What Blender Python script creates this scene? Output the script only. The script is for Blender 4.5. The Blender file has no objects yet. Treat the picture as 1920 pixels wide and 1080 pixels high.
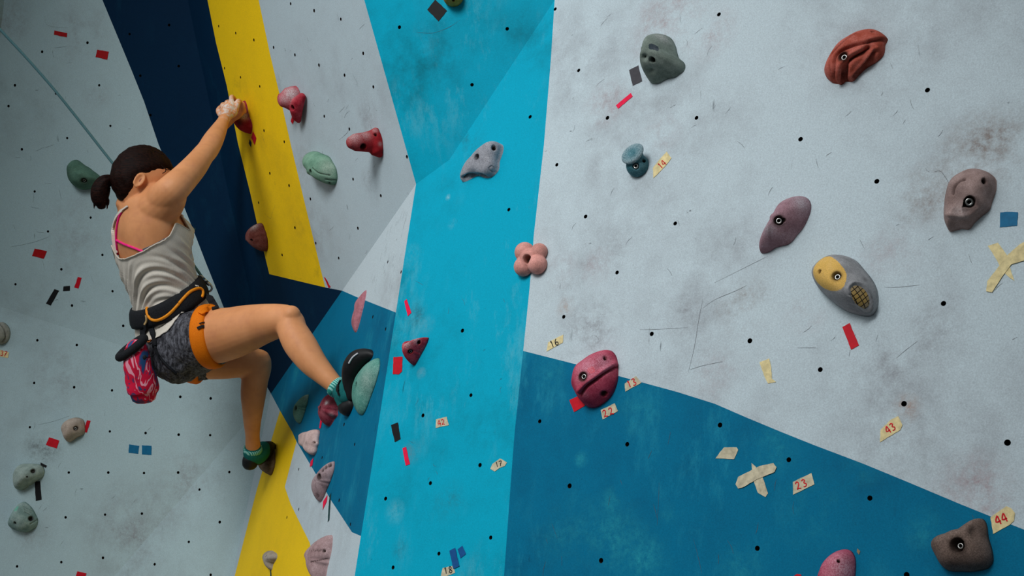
import bpy, bmesh, random
import numpy as np
from math import *
from mathutils import Vector, noise as mnoise
from mathutils.geometry import delaunay_2d_cdt
from mathutils.bvhtree import BVHTree

S = bpy.context.scene
COL = S.collection
random.seed(7)

# ------------------------------------------------------------------ camera, world, light, exposure
F = 2059.0                       # focal length in pixels of the 1920 wide frame
TH = radians(12)                 # camera looks slightly up the wall
CAM = np.array([0, 0, 1.6])
cam = bpy.data.cameras.new('camera'); camo = bpy.data.objects.new('camera', cam); COL.objects.link(camo)
cam.sensor_width = 36; cam.lens = F / 1920 * 36; cam.clip_start = 0.05
camo.location = CAM; camo.rotation_euler = (radians(90) + TH, 0, 0)
S.camera = camo

w = bpy.data.worlds.new('sky'); S.world = w; w.use_nodes = True
nt = w.node_tree; nt.nodes.clear()
out = nt.nodes.new('ShaderNodeOutputWorld'); bg = nt.nodes.new('ShaderNodeBackground')
tc = nt.nodes.new('ShaderNodeTexCoord'); sx = nt.nodes.new('ShaderNodeSeparateXYZ')
rmp = nt.nodes.new('ShaderNodeValToRGB')
nt.links.new(tc.outputs['Generated'], sx.inputs[0]); nt.links.new(sx.outputs[2], rmp.inputs[0])
rmp.color_ramp.elements[0].position = 0.0; rmp.color_ramp.elements[0].color = (.16, .18, .19, 1)
rmp.color_ramp.elements[1].position = .75; rmp.color_ramp.elements[1].color = (.86, .95, 1.0, 1)
nt.links.new(rmp.outputs[0], bg.inputs[0]); bg.inputs[1].default_value = 0.36
nt.links.new(bg.outputs[0], out.inputs[0])

sun = bpy.data.lights.new('sun', 'SUN'); suno = bpy.data.objects.new('sun', sun); COL.objects.link(suno)
sun.energy = 1.05; sun.angle = radians(65); sun.color = (.97, .99, 1.0)
suno.rotation_euler = Vector((.74, .43, -.60)).to_track_quat('-Z', 'Y').to_euler()
suno.location = (-3, -3, 6)
fl = bpy.data.lights.new('added_falloff_spot', 'SPOT'); flo_ = bpy.data.objects.new('added_falloff_spot', fl); COL.objects.link(flo_)  # added spot, no such lamp known; makes the light fall off towards the corners
fl.energy = 1000; fl.spot_size = radians(58); fl.spot_blend = 1.0; fl.shadow_soft_size = .9; fl.color = (.98, .99, 1.0)
flo_.location = (-2.3, -.9, 5.1); flo_.rotation_euler = (Vector((-.35, 3.2, 2.15)) - flo_.location).to_track_quat('-Z', 'Y').to_euler()

S.view_settings.view_transform = 'Standard'; S.view_settings.look = 'None'
S.view_settings.gamma = 1; S.view_settings.use_curve_mapping = False
S.view_settings.exposure = -0.5

# ------------------------------------------------------------------ geometry of the view
def ray(x, y):
    u = (x - 960) / F; v = (540 - y) / F
    return np.array([u, cos(TH) - v * sin(TH), sin(TH) + v * cos(TH)])
def at(x, y, d): return CAM + ray(x, y) * d
def projv(P):
    q = np.asarray(P) - CAM
    d = q[..., 1] * cos(TH) + q[..., 2] * sin(TH)
    v = (-q[..., 1] * sin(TH) + q[..., 2] * cos(TH)) / d
    return np.stack([960 + F * q[..., 0] / d, 540 - F * v, d], -1)
def plane(a, b, c):
    n = np.cross(b - a, c - a); n /= np.linalg.norm(n)
    if np.dot(n, CAM - a) < 0: n = -n
    return a, n
def hit(pl, x, y, off=0):
    r = ray(x, y); p0, n = pl
    return CAM + r * (np.dot(p0 + n * off - CAM, n) / np.dot(r, n))
def nrm(v): v = np.asarray(v, float); return v / np.linalg.norm(v)
def mpp(p): return projv(p)[2] / F          # metres per pixel at a point

# the facets of the climbing wall: planes hinged on shared edges
_y = radians(39)
R_ = (at(960, 540, 2.8), nrm([-sin(_y), -cos(_y), .15]))
pP = hit(R_, 780, 345); pK = hit(R_, 842, 300); pV = hit(R_, 1040, 0)
pT = at(683, 0, 3.23); pQ = at(508, 738, 4.25)
U1 = plane(pP, pK, pT); U2 = plane(pK, pV, hit(U1, 772, 0))
L1 = plane(pP, pT, pQ); L2 = plane(pP, hit(R_, 665, 1080), pQ)
pC0 = hit(L1, 352, 0); pD1 = at(0, 575, 4.5); pD2 = at(215, 1080, 4.28)
LU = plane(pQ, pC0, pD1); LL = plane(pQ, pD1, pD2); LR = plane(pQ, pD2, hit(L2, 436, 1080))
LF = plane(hit(LU, 45, -300), hit(LU, -60, 556), at(-400, 100, 3.7))
PL = dict(R=R_, U1=U1, U2=U2, L1=L1, L2=L2, LU=LU, LL=LL, LR=LR, LF=LF)

# ------------------------------------------------------------------ helpers
def lin(r, g, b): return tuple(((c / 255 + .055) / 1.055) ** 2.4 if c > 10 else c / 255 / 12.92 for c in (r, g, b))
def mesh_obj(name, verts, faces, mats, parent=None, loc=None, smooth=True, fm=None):
    verts = np.asarray(verts, float)
    if parent is not None: loc = np.array(parent.location) if loc is None else loc
    if loc is None: loc = verts.mean(0)
    me = bpy.data.meshes.new(name)
    me.from_pydata([tuple(v) for v in (verts - loc)], [], [tuple(int(i) for i in f) for f in faces])
    for m in (mats if isinstance(mats, (list, tuple)) else [mats]): me.materials.append(m)
    if fm is not None: me.polygons.foreach_set('material_index', list(fm))
    if smooth: me.polygons.foreach_set('use_smooth', [True] * len(me.polygons))
    me.update()
    o = bpy.data.objects.new(name, me); COL.objects.link(o)
    if parent is not None:
        o.parent = parent; o.location = loc - np.array(world_loc(parent))
    else: o.location = loc
    return o
def world_loc(o):
    p = np.array(o.location)
    while o.parent is not None:
        o = o.parent; p = p + np.array(o.location)
    return p
def child(name, verts, faces, mats, parent, **k):
    return mesh_obj(name, verts, faces, mats, parent=parent, loc=np.array(world_loc(parent)), **k)
def tag(o, label=None, cat=None, group=None, kind=None):
    for k, v in (('label', label), ('category', cat), ('group', group), ('kind', kind)):
        if v: o[k] = v
    return o

# ---- materials
def nmat(name, rough=.7, metal=0.0, spec=.2):
    m = bpy.data.materials.new(name); m.use_nodes = True
    b = m.node_tree.nodes['Principled BSDF']
    b.inputs['Roughness'].default_value = rough; b.inputs['Metallic'].default_value = metal
    if not metal: b.inputs['Specular IOR Level'].default_value = spec
    return m, m.node_tree, b
def N(nt, typ, **k):
    n = nt.nodes.new(typ)
    for a, v in k.items(): setattr(n, a, v)
    return n
def math(nt, op, a, b=None, c=None, clamp=False):
    n = N(nt, 'ShaderNodeMath', operation=op); n.use_clamp = clamp
    for i, v in enumerate((a, b, c)):
        if v is None: continue
        if isinstance(v, (int, float)): n.inputs[i].default_value = v
        else: nt.links.new(v, n.inputs[i])
    return n.outputs[0]
def mix(nt, fac, a, b):
    n = N(nt, 'ShaderNodeMix', data_type='RGBA')
    for i, v in ((0, fac), (6, a), (7, b)):
        if isinstance(v, (int, float)): n.inputs[i].default_value = v
        elif isinstance(v, tuple): n.inputs[i].default_value = (*v[:3], 1)
        else: nt.links.new(v, n.inputs[i])
    return n.outputs[2]
def noise(nt, vec, scale, detail=4, rough=.6):
    n = N(nt, 'ShaderNodeTexNoise'); n.inputs['Scale'].default_value = scale
    n.inputs['Detail'].default_value = detail; n.inputs['Roughness'].default_value = rough
    if vec is not None: nt.links.new(vec, n.inputs['Vector'])
    return n.outputs[0]
def rng(nt, v, a, b, c=0.0, d=1.0):
    n = N(nt, 'ShaderNodeMapRange'); nt.links.new(v, n.inputs[0])
    for i, x in enumerate((a, b, c, d)): n.inputs[i + 1].default_value = x
    return n.outputs[0]
def mapping(nt, vec, rot, scale):
    n = N(nt, 'ShaderNodeMapping'); n.inputs['Rotation'].default_value = rot; n.inputs['Scale'].default_value = scale
    nt.links.new(vec, n.inputs[0]); return n.outputs[0]
def bump(nt, b, h, strength=.3, dist=.002):
    n = N(nt, 'ShaderNodeBump'); n.inputs['Strength'].default_value = strength; n.inputs['Distance'].default_value = dist
    nt.links.new(h, n.inputs['Height']); nt.links.new(n.outputs[0], b.inputs['Normal'])
def flat(name, c, rough=.7, metal=0.0, var=.18, scale=60, bmp=.15):
    m, nt, b = nmat(name, rough, metal)
    pos = N(nt, 'ShaderNodeNewGeometry').outputs['Position']
    n = noise(nt, pos, scale, 3)
    col = mix(nt, rng(nt, n, .3, .7), tuple(x * (1 - var) for x in c), tuple(min(1, x * (1 + var)) for x in c))
    nt.links.new(col, b.inputs['Base Color'])
    if bmp: bump(nt, b, n, bmp, .002)
    return m
def paint(name, base, dirt, dirt_amt=.5, light=None, light_amt=0.0, scuff=(.02, .02, .025), scuff_amt=.7, stains=(), rough=.62, grain=.13):
    """weathered painted plywood: cloudy grime, fine grain, scuffs, and the stains listed by place"""
    m, nt, b = nmat(name, rough, spec=.06)
    pos = N(nt, 'ShaderNodeNewGeometry').outputs['Position']
    big = noise(nt, pos, 2.6, 6, .62); mid = noise(nt, pos, 11, 6, .7); fine = noise(nt, pos, 330, 3, .8)
    d = math(nt, 'MULTIPLY', rng(nt, big, .45, .75), rng(nt, mid, .35, .7))
    col = mix(nt, math(nt, 'MULTIPLY', d, dirt_amt, clamp=True), base, dirt)
    if light is not None:
        l1 = mapping(nt, pos, (.5, .3, .7), (5, 5, 1.6))
        n2 = noise(nt, l1, 2.2, 8, .78)
        l = math(nt, 'MULTIPLY', rng(nt, n2, .52, .72), rng(nt, noise(nt, pos, 3.1, 3), .42, .62))
        col = mix(nt, math(nt, 'MULTIPLY', l, light_amt, clamp=True), col, light)
    for (x, y, z, r, c, amt) in stains:
        dv = N(nt, 'ShaderNodeVectorMath', operation='DISTANCE'); nt.links.new(pos, dv.inputs[0]); dv.inputs[1].default_value = (x, y, z)
        f = rng(nt, dv.outputs['Value'], r, 0.0)
        f = math(nt, 'MULTIPLY', math(nt, 'MULTIPLY', f, rng(nt, mid, .38, .66)), amt, clamp=True)
        f = math(nt, 'MULTIPLY', f, rng(nt, noise(nt, pos, 70, 5, .8), .36, .6, .12, 1.0))
        col = mix(nt, f, col, c)
    # thin rubber scuffs in two directions
    for k, (rot, sc) in enumerate((((.3, .6, .35), (60, 60, 7)), ((.9, -.4, 1.2), (9, 75, 75)))):
        n3 = noise(nt, mapping(nt, pos, rot, sc), 1.0, 2, .5)
        msk = math(nt, 'MULTIPLY', rng(nt, n3, .735, .80), rng(nt, noise(nt, pos, 4.0 + k, 2), .5, .6))
        col = mix(nt, math(nt, 'MULTIPLY', msk, scuff_amt, clamp=True), col, scuff)
    g = rng(nt, fine, .3, .7, 1 - grain, 1 + grain)
    vm = N(nt, 'ShaderNodeVectorMath', operation='SCALE'); nt.links.new(col, vm.inputs[0]); nt.links.new(g, vm.inputs['Scale'])
    nt.links.new(vm.outputs[0], b.inputs['Base Color'])
    bump(nt, b, math(nt, 'ADD', fine, math(nt, 'MULTIPLY', mid, 2.0)), .22, .0015)
    return m
def hold_mat(name, base, second=None, chalk=.35, grain=.35, rough=.8, chalk_col=(.62, .60, .60), dark=(.025, .014, .01)):
    """moulded resin: base colour, chalk dust, speckle, painted second colour, grimy holes (mask attribute)"""
    m, nt, b = nmat(name, rough)
    pos = N(nt, 'ShaderNodeNewGeometry').outputs['Position']
    at_ = N(nt, 'ShaderNodeAttribute', attribute_name='mask'); sp = N(nt, 'ShaderNodeSeparateColor'); nt.links.new(at_.outputs['Color'], sp.inputs[0])
    mid = noise(nt, pos, 28, 5, .7); fine = noise(nt, pos, 420, 3, .85)
    col = mix(nt, rng(nt, mid, .35, .7), tuple(c * .72 for c in base), tuple(min(1, c * 1.15) for c in base))
    if second is not None: col = mix(nt, math(nt, 'MULTIPLY', sp.outputs[1], rng(nt, mid, .2, .5, .75, 1)), col, second)
    ch = math(nt, 'ADD', math(nt, 'MULTIPLY', rng(nt, mid, .4, .75), chalk), sp.outputs[0])
    ch = math(nt, 'MULTIPLY', ch, rng(nt, fine, .38, .58, .25, 1.0), clamp=True)
    col = mix(nt, ch, col, chalk_col)
    col = mix(nt, sp.outputs[2], col, dark)
    g = rng(nt, fine, .3, .7, 1 - grain, 1 + grain)
    vm = N(nt, 'ShaderNodeVectorMath', operation='SCALE'); nt.links.new(col, vm.inputs[0]); nt.links.new(g, vm.inputs['Scale'])
    nt.links.new(vm.outputs[0], b.inputs['Base Color'])
    bump(nt, b, fine, .5, .0016)
    return m

WHITE = (.525, .62, .66); GRIME = (.26, .265, .285); PINK = (.36, .24, .25); BROWN = (.22, .16, .13); RUST = (.38, .17, .07)
CYAN = (.002, .385, .56); BLUE = (.001, .155, .285); SHADED_BLUE = (.001, .019, .053); YELLOW = (.92, .60, .010)
def st(f, x, y, r, c, a):
    p = hit(PL[f], x, y); return (*p, r * mpp(p), c, a * 1.35)
R_st = [st('R', *a) for a in [(1250, 45, 95, PINK, .85), (1330, 60, 70, PINK, .6), (1135, 195, 60, PINK, .75), (1240, 250, 55, PINK, .5),
    (1850, 285, 110, BROWN, .85), (1735, 365, 80, BROWN, .8), (1110, 620, 85, GRIME, .9), (1290, 590, 60, GRIME, .6), (1395, 575, 70, BROWN, .75),
    (1660, 690, 80, GRIME, .9), (1700, 765, 34, RUST, .9), (1050, 505, 45, PINK, .6), (1150, 470, 50, GRIME, .6), (1120, 500, 45, PINK, .6), (1830, 930, 100, PINK, .7),
    (1510, 580, 60, PINK, .5), (1760, 610, 80, GRIME, .6), (1060, 575, 26, RUST, .5), (1670, 470, 70, PINK, .4), (1340, 700, 60, PINK, .5)]]
L1_st = [st('L1', *a) for a in [(688, 215, 45, GRIME, .9), (695, 350, 45, GRIME, .7), (525, 160, 35, GRIME, .8), (570, 300, 60, GRIME, .4), (600, 440, 60, GRIME, .5)]]
Y_st = [st('L1', 590, 500, 24, (.1, .07, .02), .9), st('L1', 445, 170, 28, (.14, .10, .02), .7), st('L1', 560, 420, 30, (.3, .2, .03), .5)]
LU_st = [st('LU', *a) for a in [(150, 60, 80, GRIME, .5), (140, 440, 90, GRIME, .5), (20, 40, 50, GRIME, .8), (180, 175, 40, GRIME, .5)]]
LU_st += [st('LL', *a) for a in [(80, 838, 50, (.1, .1, .1), .8), (120, 700, 90, GRIME, .5), (250, 1000, 120, GRIME, .6), (360, 900, 100, GRIME, .5), (60, 1000, 60, GRIME, .5)]]
MW = paint('white_paint', WHITE, GRIME, .85, stains=R_st, grain=.16)
MWL = paint('grey_white_paint', (.47, .575, .62), GRIME, .55, stains=L1_st)
MWD = paint('pale_grey_paint', (.43, .575, .61), (.25, .30, .315), .6, stains=LU_st, grain=.14)
C_st = [st('R', *a) for a in [(780, 590, 30, (.03, .14, .18), .9), (800, 610, 25, (.22, .45, .5), .4), (790, 700, 14, (.4, .5, .52), .4), (848, 420, 14, (.3, .6, .68), .4), (840, 370, 8, (.4, .7, .75), 1), (770, 480, 30, (.15, .5, .58), .7),
    (880, 262, 45, (.02, .16, .2), .8), (770, 850, 30, (.12, .25, .3), .8), (750, 1030, 25, (.02, .18, .24), .7), (740, 960, 30, (.2, .55, .62), .4), (840, 940, 50, (.02, .2, .26), .6)]]
MC = paint('cyan_paint', CYAN, (.004, .15, .20), 1.0, stains=C_st, light=(.16, .52, .62), light_amt=.55, scuff=(.01, .10, .14), grain=.12)
SCRUB = (.02, .30, .38)
B_st = [st('R', *a) for a in [(1140, 1000, 90, SCRUB, .7), (1200, 1050, 80, SCRUB, .8), (1090, 860, 20, SCRUB, .9), (1200, 770, 60, SCRUB, .5), (1150, 935, 30, SCRUB, .6), (1255, 965, 25, SCRUB, .8), (1390, 1065, 60, SCRUB, .7),
    (1460, 840, 60, SCRUB, .6), (1530, 960, 90, SCRUB, .5), (1030, 700, 50, SCRUB, .5), (1620, 870, 50, SCRUB, .5), (1730, 990, 50, SCRUB, .5), (1060, 1000, 90, SCRUB, .4)]]
B_st += [st('L2', *a) for a in [(555, 700, 30, SCRUB, .7), (690, 640, 30, SCRUB, .6), (640, 690, 30, SCRUB, .5), (610, 880, 30, SCRUB, .4)]]
MB = paint('blue_paint', BLUE, (.002, .075, .16), .9, light=(.02, .30, .42), light_amt=.85, scuff=(.004, .03, .07), grain=.14, stains=B_st)
MN = paint('shaded_blue_paint', SHADED_BLUE, (.001, .012, .035), .6, light=(.006, .07, .13), light_amt=.3, scuff_amt=.3, grain=.12)  # the blue paint again, with the shade of the recess put into its colour
MY = paint('yellow_paint', YELLOW, (.45, .30, .02), .55, stains=Y_st, scuff_amt=.5, grain=.12)
MHOLE = flat('bolt_hole_shadow', (.022, .013, .009), .9, bmp=0)
MSCUFF = flat('rubber_scuff', (.085, .08, .085), .8, bmp=0)

# ------------------------------------------------------------------ the walls
ES = -300; EB = 1900
def fy(a, b, y): return (a[0] + (b[0] - a[0]) * (y - a[1]) / (b[1] - a[1]), y)
vP = (780, 345); vK = (842, 300); vQ = (508, 738)
vVe = fy((842, 300), (1040, 0), ES); vTe = fy(vP, (683, 0), ES); vUe = fy(vK, (772, 0), ES); vCe = fy(vQ, (352, 0), ES)
vAe = fy(vP, (665, 1080), EB); vQe = fy(vQ, (436, 1080), EB); vXe = fy(vQ, (215, 1080), EB)
ar = lambda y: fy(vP, (665, 1080), y)
cw = [(1040, 0), (1033, 110), (1020, 270), (1001, 440), (993, 540), (981, 658)]           # cyan / white line
cb = [(965, 810), (958, 900), (945, 1080)]
wb = [(1080, 683), (1160, 705), (1270, 735), (1340, 757), (1400, 783), (1465, 810), (1525, 834), (1620, 870), (1700, 903), (1800, 945), (1857, 968), (1920, 993), (2350, 1180)]
cbe = (875, EB)
yl = [(389, 0), (405, 80), (425, 160), (446, 268), (470, 365), (481, 415), (505, 514)]       # shaded blue / yellow line
yr = [(485, 0), (506, 100), (525, 180), (545, 270), (566, 358), (605, 520), (610, 539)]      # yellow / white line
yle = fy(yl[0], yl[1], ES); yre = fy(yr[0], yr[1], ES)
vF = fy(vP, vQ, 545)
bl = [(525, 770), (548, 810), (556, 828), (590, 885), (620, 937), (660, 998)]                 # lower edge of blue
nl = [(192, 0), (217, 60), (246, 130), (270, 190), (297, 270), (340, 375), (360, 425), (385, 490), (405, 540), (432, 608)]
nle = fy(nl[0], nl[1], ES)
vL0 = (45, ES); vL1 = (-60, 738 + (575 - 738) / 508 * (508 + 60)); vL1 = (-60, 738 - (738 - 575) / 508 * 568)
vD = (-500, 738 - (738 - 575) / 508 * 1008)
FACETS = {
 'wall_right': [('R', [(MC, [vP, vK, (1040, 0)] + cw[1:] + cb + [cbe, vAe]),
                       (MW, [vVe] + [(1040, 0)] + cw[1:] + wb + [(2350, ES)]),
                       (MB, [cw[-1]] + wb + [(2350, EB), cbe] + cb[::-1])])],
 'wall_top': [('U1', [(MC, [vP, vK, vUe, vTe])]), ('U2', [(MC, [vK, vVe, vUe])])],
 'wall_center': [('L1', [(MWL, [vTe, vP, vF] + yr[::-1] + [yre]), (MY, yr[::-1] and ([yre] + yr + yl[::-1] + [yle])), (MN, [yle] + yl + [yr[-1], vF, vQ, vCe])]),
                 ('L2', [(MW, [vP, vF, (669, 557), ar(586)]), (MB, [vF, (669, 557), ar(586), ar(1005)] + bl[::-1] + [vQ]),
                         (MY, [bl[0], bl[1], bl[2], (534, 913), (545, 945), (567, 990), (581, 1018), (590, 1080), (500, EB), (266, EB), (440, 1080), (481, 920)]),
                         (MWL, [vQ, bl[0], (481, 920), (440, 1080), (266, EB), vQe]),
                         (MW, [bl[2], bl[3], bl[4], bl[5], ar(1005), vAe, (500, EB), (590, 1080), (581, 1018), (567, 990), (545, 945), (534, 913)])])],
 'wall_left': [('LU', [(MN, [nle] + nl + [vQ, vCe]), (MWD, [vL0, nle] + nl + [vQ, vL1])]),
               ('LL', [(MWD, [vQ, vL1, vD, (-500, EB), vXe])]), ('LR', [(MWD, [vQ, vXe, vQe])]),
               ('LF', [(MWD, [vL0, vL1, (-400, 450), (-400, ES)])])],
}
HOLES = {
 'R': [(1348, 27), (1085, 132), (1139, 221), (1306, 221), (1501, 261), (1739, 169), (1044, 309), (1098, 406), (1266, 419), (1644, 340), (1157, 511),
       (1057, 594), (1222, 626), (1406, 639), (1769, 569), (1538, 693), (1695, 757), (1889, 830), (1350, 797), (1176, 833), (1068, 911), (1012, 790),
       (1127, 1051), (1420, 1028), (1479, 862), (1631, 934), (954, 393), (867, 620), (883, 741), (793, 779), (900, 872), (807, 906), (723, 935),
       (920, 1008), (823, 1038), (737, 1064), (994, 219), (1700, 1078), (1041, 17)],
 'U1': [(749, 51)], 'U2': [(951, 54), (885, 159)],
 'L1': [(545, 7), (589, 20), (639, 36), (513, 89), (553, 103), (598, 122), (646, 141), (681, 100), (700, 163), (608, 218), (655, 242), (523, 179),
        (410, 49), (442, 62), (476, 75), (421, 128), (451, 145), (487, 162), (495, 245), (533, 266), (542, 348), (506, 325), (553, 427), (529, 478),
        (485, 380), (662, 336), (714, 367), (582, 373), (671, 428), (635, 484), (592, 456), (763, 294), (402, 404)],
 'L2': [(727, 491), (752, 510), (699, 594), (723, 617), (573, 577), (645, 796), (665, 833), (604, 858), (636, 938), (657, 983), (560, 880), (560, 955), (538, 970)],
 'LU': [(164, 80), (79, 97), (186, 160), (28, 160), (16, 199), (126, 259), (207, 236), (105, 175), (41, 280), (65, 359), (170, 408), (90, 434), (192, 478),
        (115, 505), (29, 533), (211, 546), (135, 573), (231, 611), (243, 64), (317, 47), (263, 142), (335, 124), (282, 216)],
 'LL': [(70, 638), (144, 647), (64, 718), (139, 726), (210, 732), (338, 744), (395, 747), (56, 801), (206, 809), (273, 812), (335, 815), (394, 816),
        (129, 886), (203, 886), (270, 887), (334, 886), (123, 970), (197, 965), (266, 963), (32, 1062), (115, 1054), (193, 1046)],
 'LR': [(430, 885), (374, 918), (412, 979), (354, 1016), (290, 1058), (395, 1078)],
}
SCUFFS = {
 'R': [[(1318, 560), (1310, 600), (1302, 650), (1290, 700)], [(1318, 578), (1340, 562), (1380, 545), (1400, 535)], [(1294, 693), (1320, 685), (1355, 678)], [(1200, 618), (1240, 617), (1290, 614)],
       [(1646, 628), (1642, 640)], [(1495, 652), (1530, 652)], [(1594, 656), (1592, 668)], [(1340, 530), (1400, 500), (1440, 480)], [(1660, 539), (1690, 538), (1725, 534)], [(1215, 860), (1222, 845)],
       [(1236, 905), (1234, 950), (1232, 985)], [(1300, 1010), (1308, 1040), (1316, 1075)], [(1822, 965), (1830, 978)], [(1035, 982), (1045, 1010)],
       [(1720, 640), (1700, 655), (1680, 672)], [(1780, 345), (1765, 322), (1752, 322)]],
 'U2': [[(780, 60), (810, 62), (840, 52), (862, 38)]],
 'L1': [[(516, 385), (510, 400), (507, 410), (496, 400)], [(487, 240), (494, 262), (499, 276)], [(636, 262), (650, 250), (655, 240)], [(645, 222), (650, 212), (656, 208)]],
 'LL': [[(70, 797), (100, 790), (130, 780)]],
 'LU': [[(20, 463), (60, 455), (95, 443)], [(84, 30), (90, 48), (130, 52)], [(100, 90), (125, 87)]],
}
rsc = random.Random(11)
def rub(fc, n, box, dirs, ln):
    for _ in range(n):
        x, y = rsc.uniform(box[0], box[2]), rsc.uniform(box[1], box[3]); a = radians(rsc.choice(dirs) + rsc.uniform(-16, 16)); l = rsc.uniform(*ln)
        SCUFFS.setdefault(fc, []).append([(x, y), (x + cos(a) * l * .5 + rsc.uniform(-2, 2), y + sin(a) * l * .5), (x + cos(a) * l, y + sin(a) * l)])
rub('R', 46, (1060, 20, 1900, 640), (-35, 60, 100, -60), (5, 22)); rub('R', 12, (1010, 800, 1500, 1060), (75, 100), (8, 30)); rub('R', 10, (760, 420, 960, 1060), (60, 110, 30), (6, 18))
rub('L1', 22, (560, 20, 700, 480), (70, 110, -50), (5, 16)); rub('LU', 14, (20, 20, 170, 540), (10, -20, 80), (8, 26)); rub('LL', 12, (20, 760, 300, 1060), (-50, -70), (6, 18))
for _ in range(46):                      # the white triangle is streaked downwards
    q = rsc.uniform(.18, .97); f_ = rsc.uniform(.06, .94); y = 345 + 215 * q; x = (780 - 139 * q) * (1 - f_) + (780 - 36 * q) * f_; l = rsc.uniform(5, 20)
    if y + l < 552: SCUFFS.setdefault('L2', []).append([(x, y), (x - l * .12, y + l * .5), (x - l * .22, y + l)])
def inpoly(p, poly):
    x, y = p; c = False; j = len(poly) - 1
    for i in range(len(poly)):
        xi, yi = poly[i]; xj, yj = poly[j]
        if (yi > y) != (yj > y) and x < (xj - xi) * (y - yi) / (yj - yi) + xi: c = not c
        j = i
    return c
def build_wall(name, facets):
    V, Fc, FM, mats = [], [], [], []
    def mi(m):
        if m not in mats: mats.append(m)
        return mats.index(m)
    for fn, regs in facets:
        pl = PL[fn]; p0, n = pl
        ex = nrm(np.cross([0, 0, 1.0], n)); ey = np.cross(n, ex)
        to2 = lambda q: (float(np.dot(q - p0, ex)), float(np.dot(q - p0, ey)))
        v2, ed, polys, circ = [], [], [], []
        for m, poly in regs:
            pp = [to2(hit(pl, *q)) for q in poly]; polys.append((m, pp)); b0 = len(v2)
            v2 += pp; ed += [(b0 + i, b0 + (i + 1) % len(pp)) for i in range(len(pp))]
        NC = 14
        for h in HOLES.get(fn, []):
            c = to2(hit(pl, *h)); r = .0054 * random.uniform(.92, 1.08); circ.append((c, r)); b0 = len(v2)
            v2 += [(c[0] + r * cos(2 * pi * k / NC), c[1] + r * sin(2 * pi * k / NC)) for k in range(NC)]
            ed += [(b0 + k, b0 + (k + 1) % NC) for k in range(NC)]
        ov, oe, of, *_ = delaunay_2d_cdt([Vector(v) for v in v2], ed, [], 0, 1e-5)
        b0 = len(V); V += [p0 + ex * v[0] + ey * v[1] for v in ov]
        for f in of:
            c = sum((ov[i] for i in f), Vector((0, 0))) / len(f)
            if any((c[0] - q[0]) ** 2 + (c[1] - q[1]) ** 2 < r * r * .98 for q, r in circ): continue
            for m, pp in polys:
                if inpoly(c, pp):
                    nn = np.cross(V[b0 + f[1]] - V[b0 + f[0]], V[b0 + f[2]] - V[b0 + f[0]])
                    f = list(f) if np.dot(nn, n) > 0 else list(f)[::-1]
                    Fc.append([b0 + i for i in f]); FM.append(mi(m)); break
        for (c, r) in circ:            # the drilled bolt holes: real recesses
            b0 = len(V); cc = p0 + ex * c[0] + ey * c[1]
            for dz in (0, -.028):
                V += [cc + ex * r * cos(2 * pi * k / NC) + ey * r * sin(2 * pi * k / NC) + n * dz for k in range(NC)]
            for k in range(NC): Fc.append([b0 + k, b0 + NC + k, b0 + NC + (k + 1) % NC, b0 + (k + 1) % NC]); FM.append(mi(MHOLE))
            Fc.append([b0 + NC + k for k in range(NC)]); FM.append(mi(MHOLE))
        for pth in SCUFFS.get(fn, []):  # rubber marks, part of the painted surface
            pts = [hit(pl, x, y, .0005) for x, y in smooth_path(pth, 4)]
            wd = .00065; b0 = len(V)
            for i, p in enumerate(pts):
                t = nrm(pts[min(i + 1, len(pts) - 1)] - pts[max(i - 1, 0)]); s = np.cross(n, t)
                k = wd * (.35 + .65 * sin(pi * (i + .5) / len(pts))) * random.uniform(.5, 1.2)
                V += [p + s * k * .5, p - s * k * .5]
            for i in range(len(pts) - 1): Fc.append([b0 + 2 * i, b0 + 2 * i + 1, b0 + 2 * i + 3, b0 + 2 * i + 2]); FM.append(mi(MSCUFF))
        for m, pp in polys:             # back of the panel
            b0 = len(V); k = len(pp)
            V += [p0 + ex * a + ey * b - n * .045 for a, b in pp]; Fc.append(list(range(b0, b0 + k))); FM.append(mi(m))
    o = mesh_obj(name, V, Fc, mats, smooth=False, fm=FM)
    return tag(o, kind='structure')
def smooth_path(pts, sub=6, closed=False):
    pts = [np.array(p, float) for p in pts]; n = len(pts); out = []
    for i in range(n if closed else n - 1):
        g = (lambda k: pts[k % n]) if closed else (lambda k: pts[min(max(k, 0), n - 1)])
        a, b, c, d = g(i - 1), g(i), g(i + 1), g(i + 2)
        for s in range(sub):
            t = s / sub
            out.append(.5 * (2 * b + (c - a) * t + (2 * a - 5 * b + 4 * c - d) * t * t + (3 * b - 3 * c + d - a) * t ** 3))
    if not closed: out.append(pts[-1])
    return out
WALLS = {}
for k, v in FACETS.items(): WALLS[k] = build_wall(k, v)
tag(WALLS['wall_right'], 'large slab panel painted white over blue with a cyan column'); tag(WALLS['wall_top'], 'overhanging cyan panel at the top of the wall')
tag(WALLS['wall_center'], 'turned panel with shaded blue, yellow, white and blue bands'); tag(WALLS['wall_left'], 'pale grey recess panels at left with a shaded blue strip')
flo = mesh_obj('floor', [(-6, -4, 0), (6, -4, 0), (6, 7, 0), (-6, 7, 0), (-6, -4, -.2), (6, -4, -.2), (6, 7, -.2), (-6, 7, -.2)],
               [(0, 1, 2, 3), (7, 6, 5, 4), (0, 4, 5, 1), (1, 5, 6, 2), (2, 6, 7, 3), (3, 7, 4, 0)], flat('floor_mat', (.16, .17, .18)), smooth=False)
tag(flo, 'grey padded gym floor', kind='structure')

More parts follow.
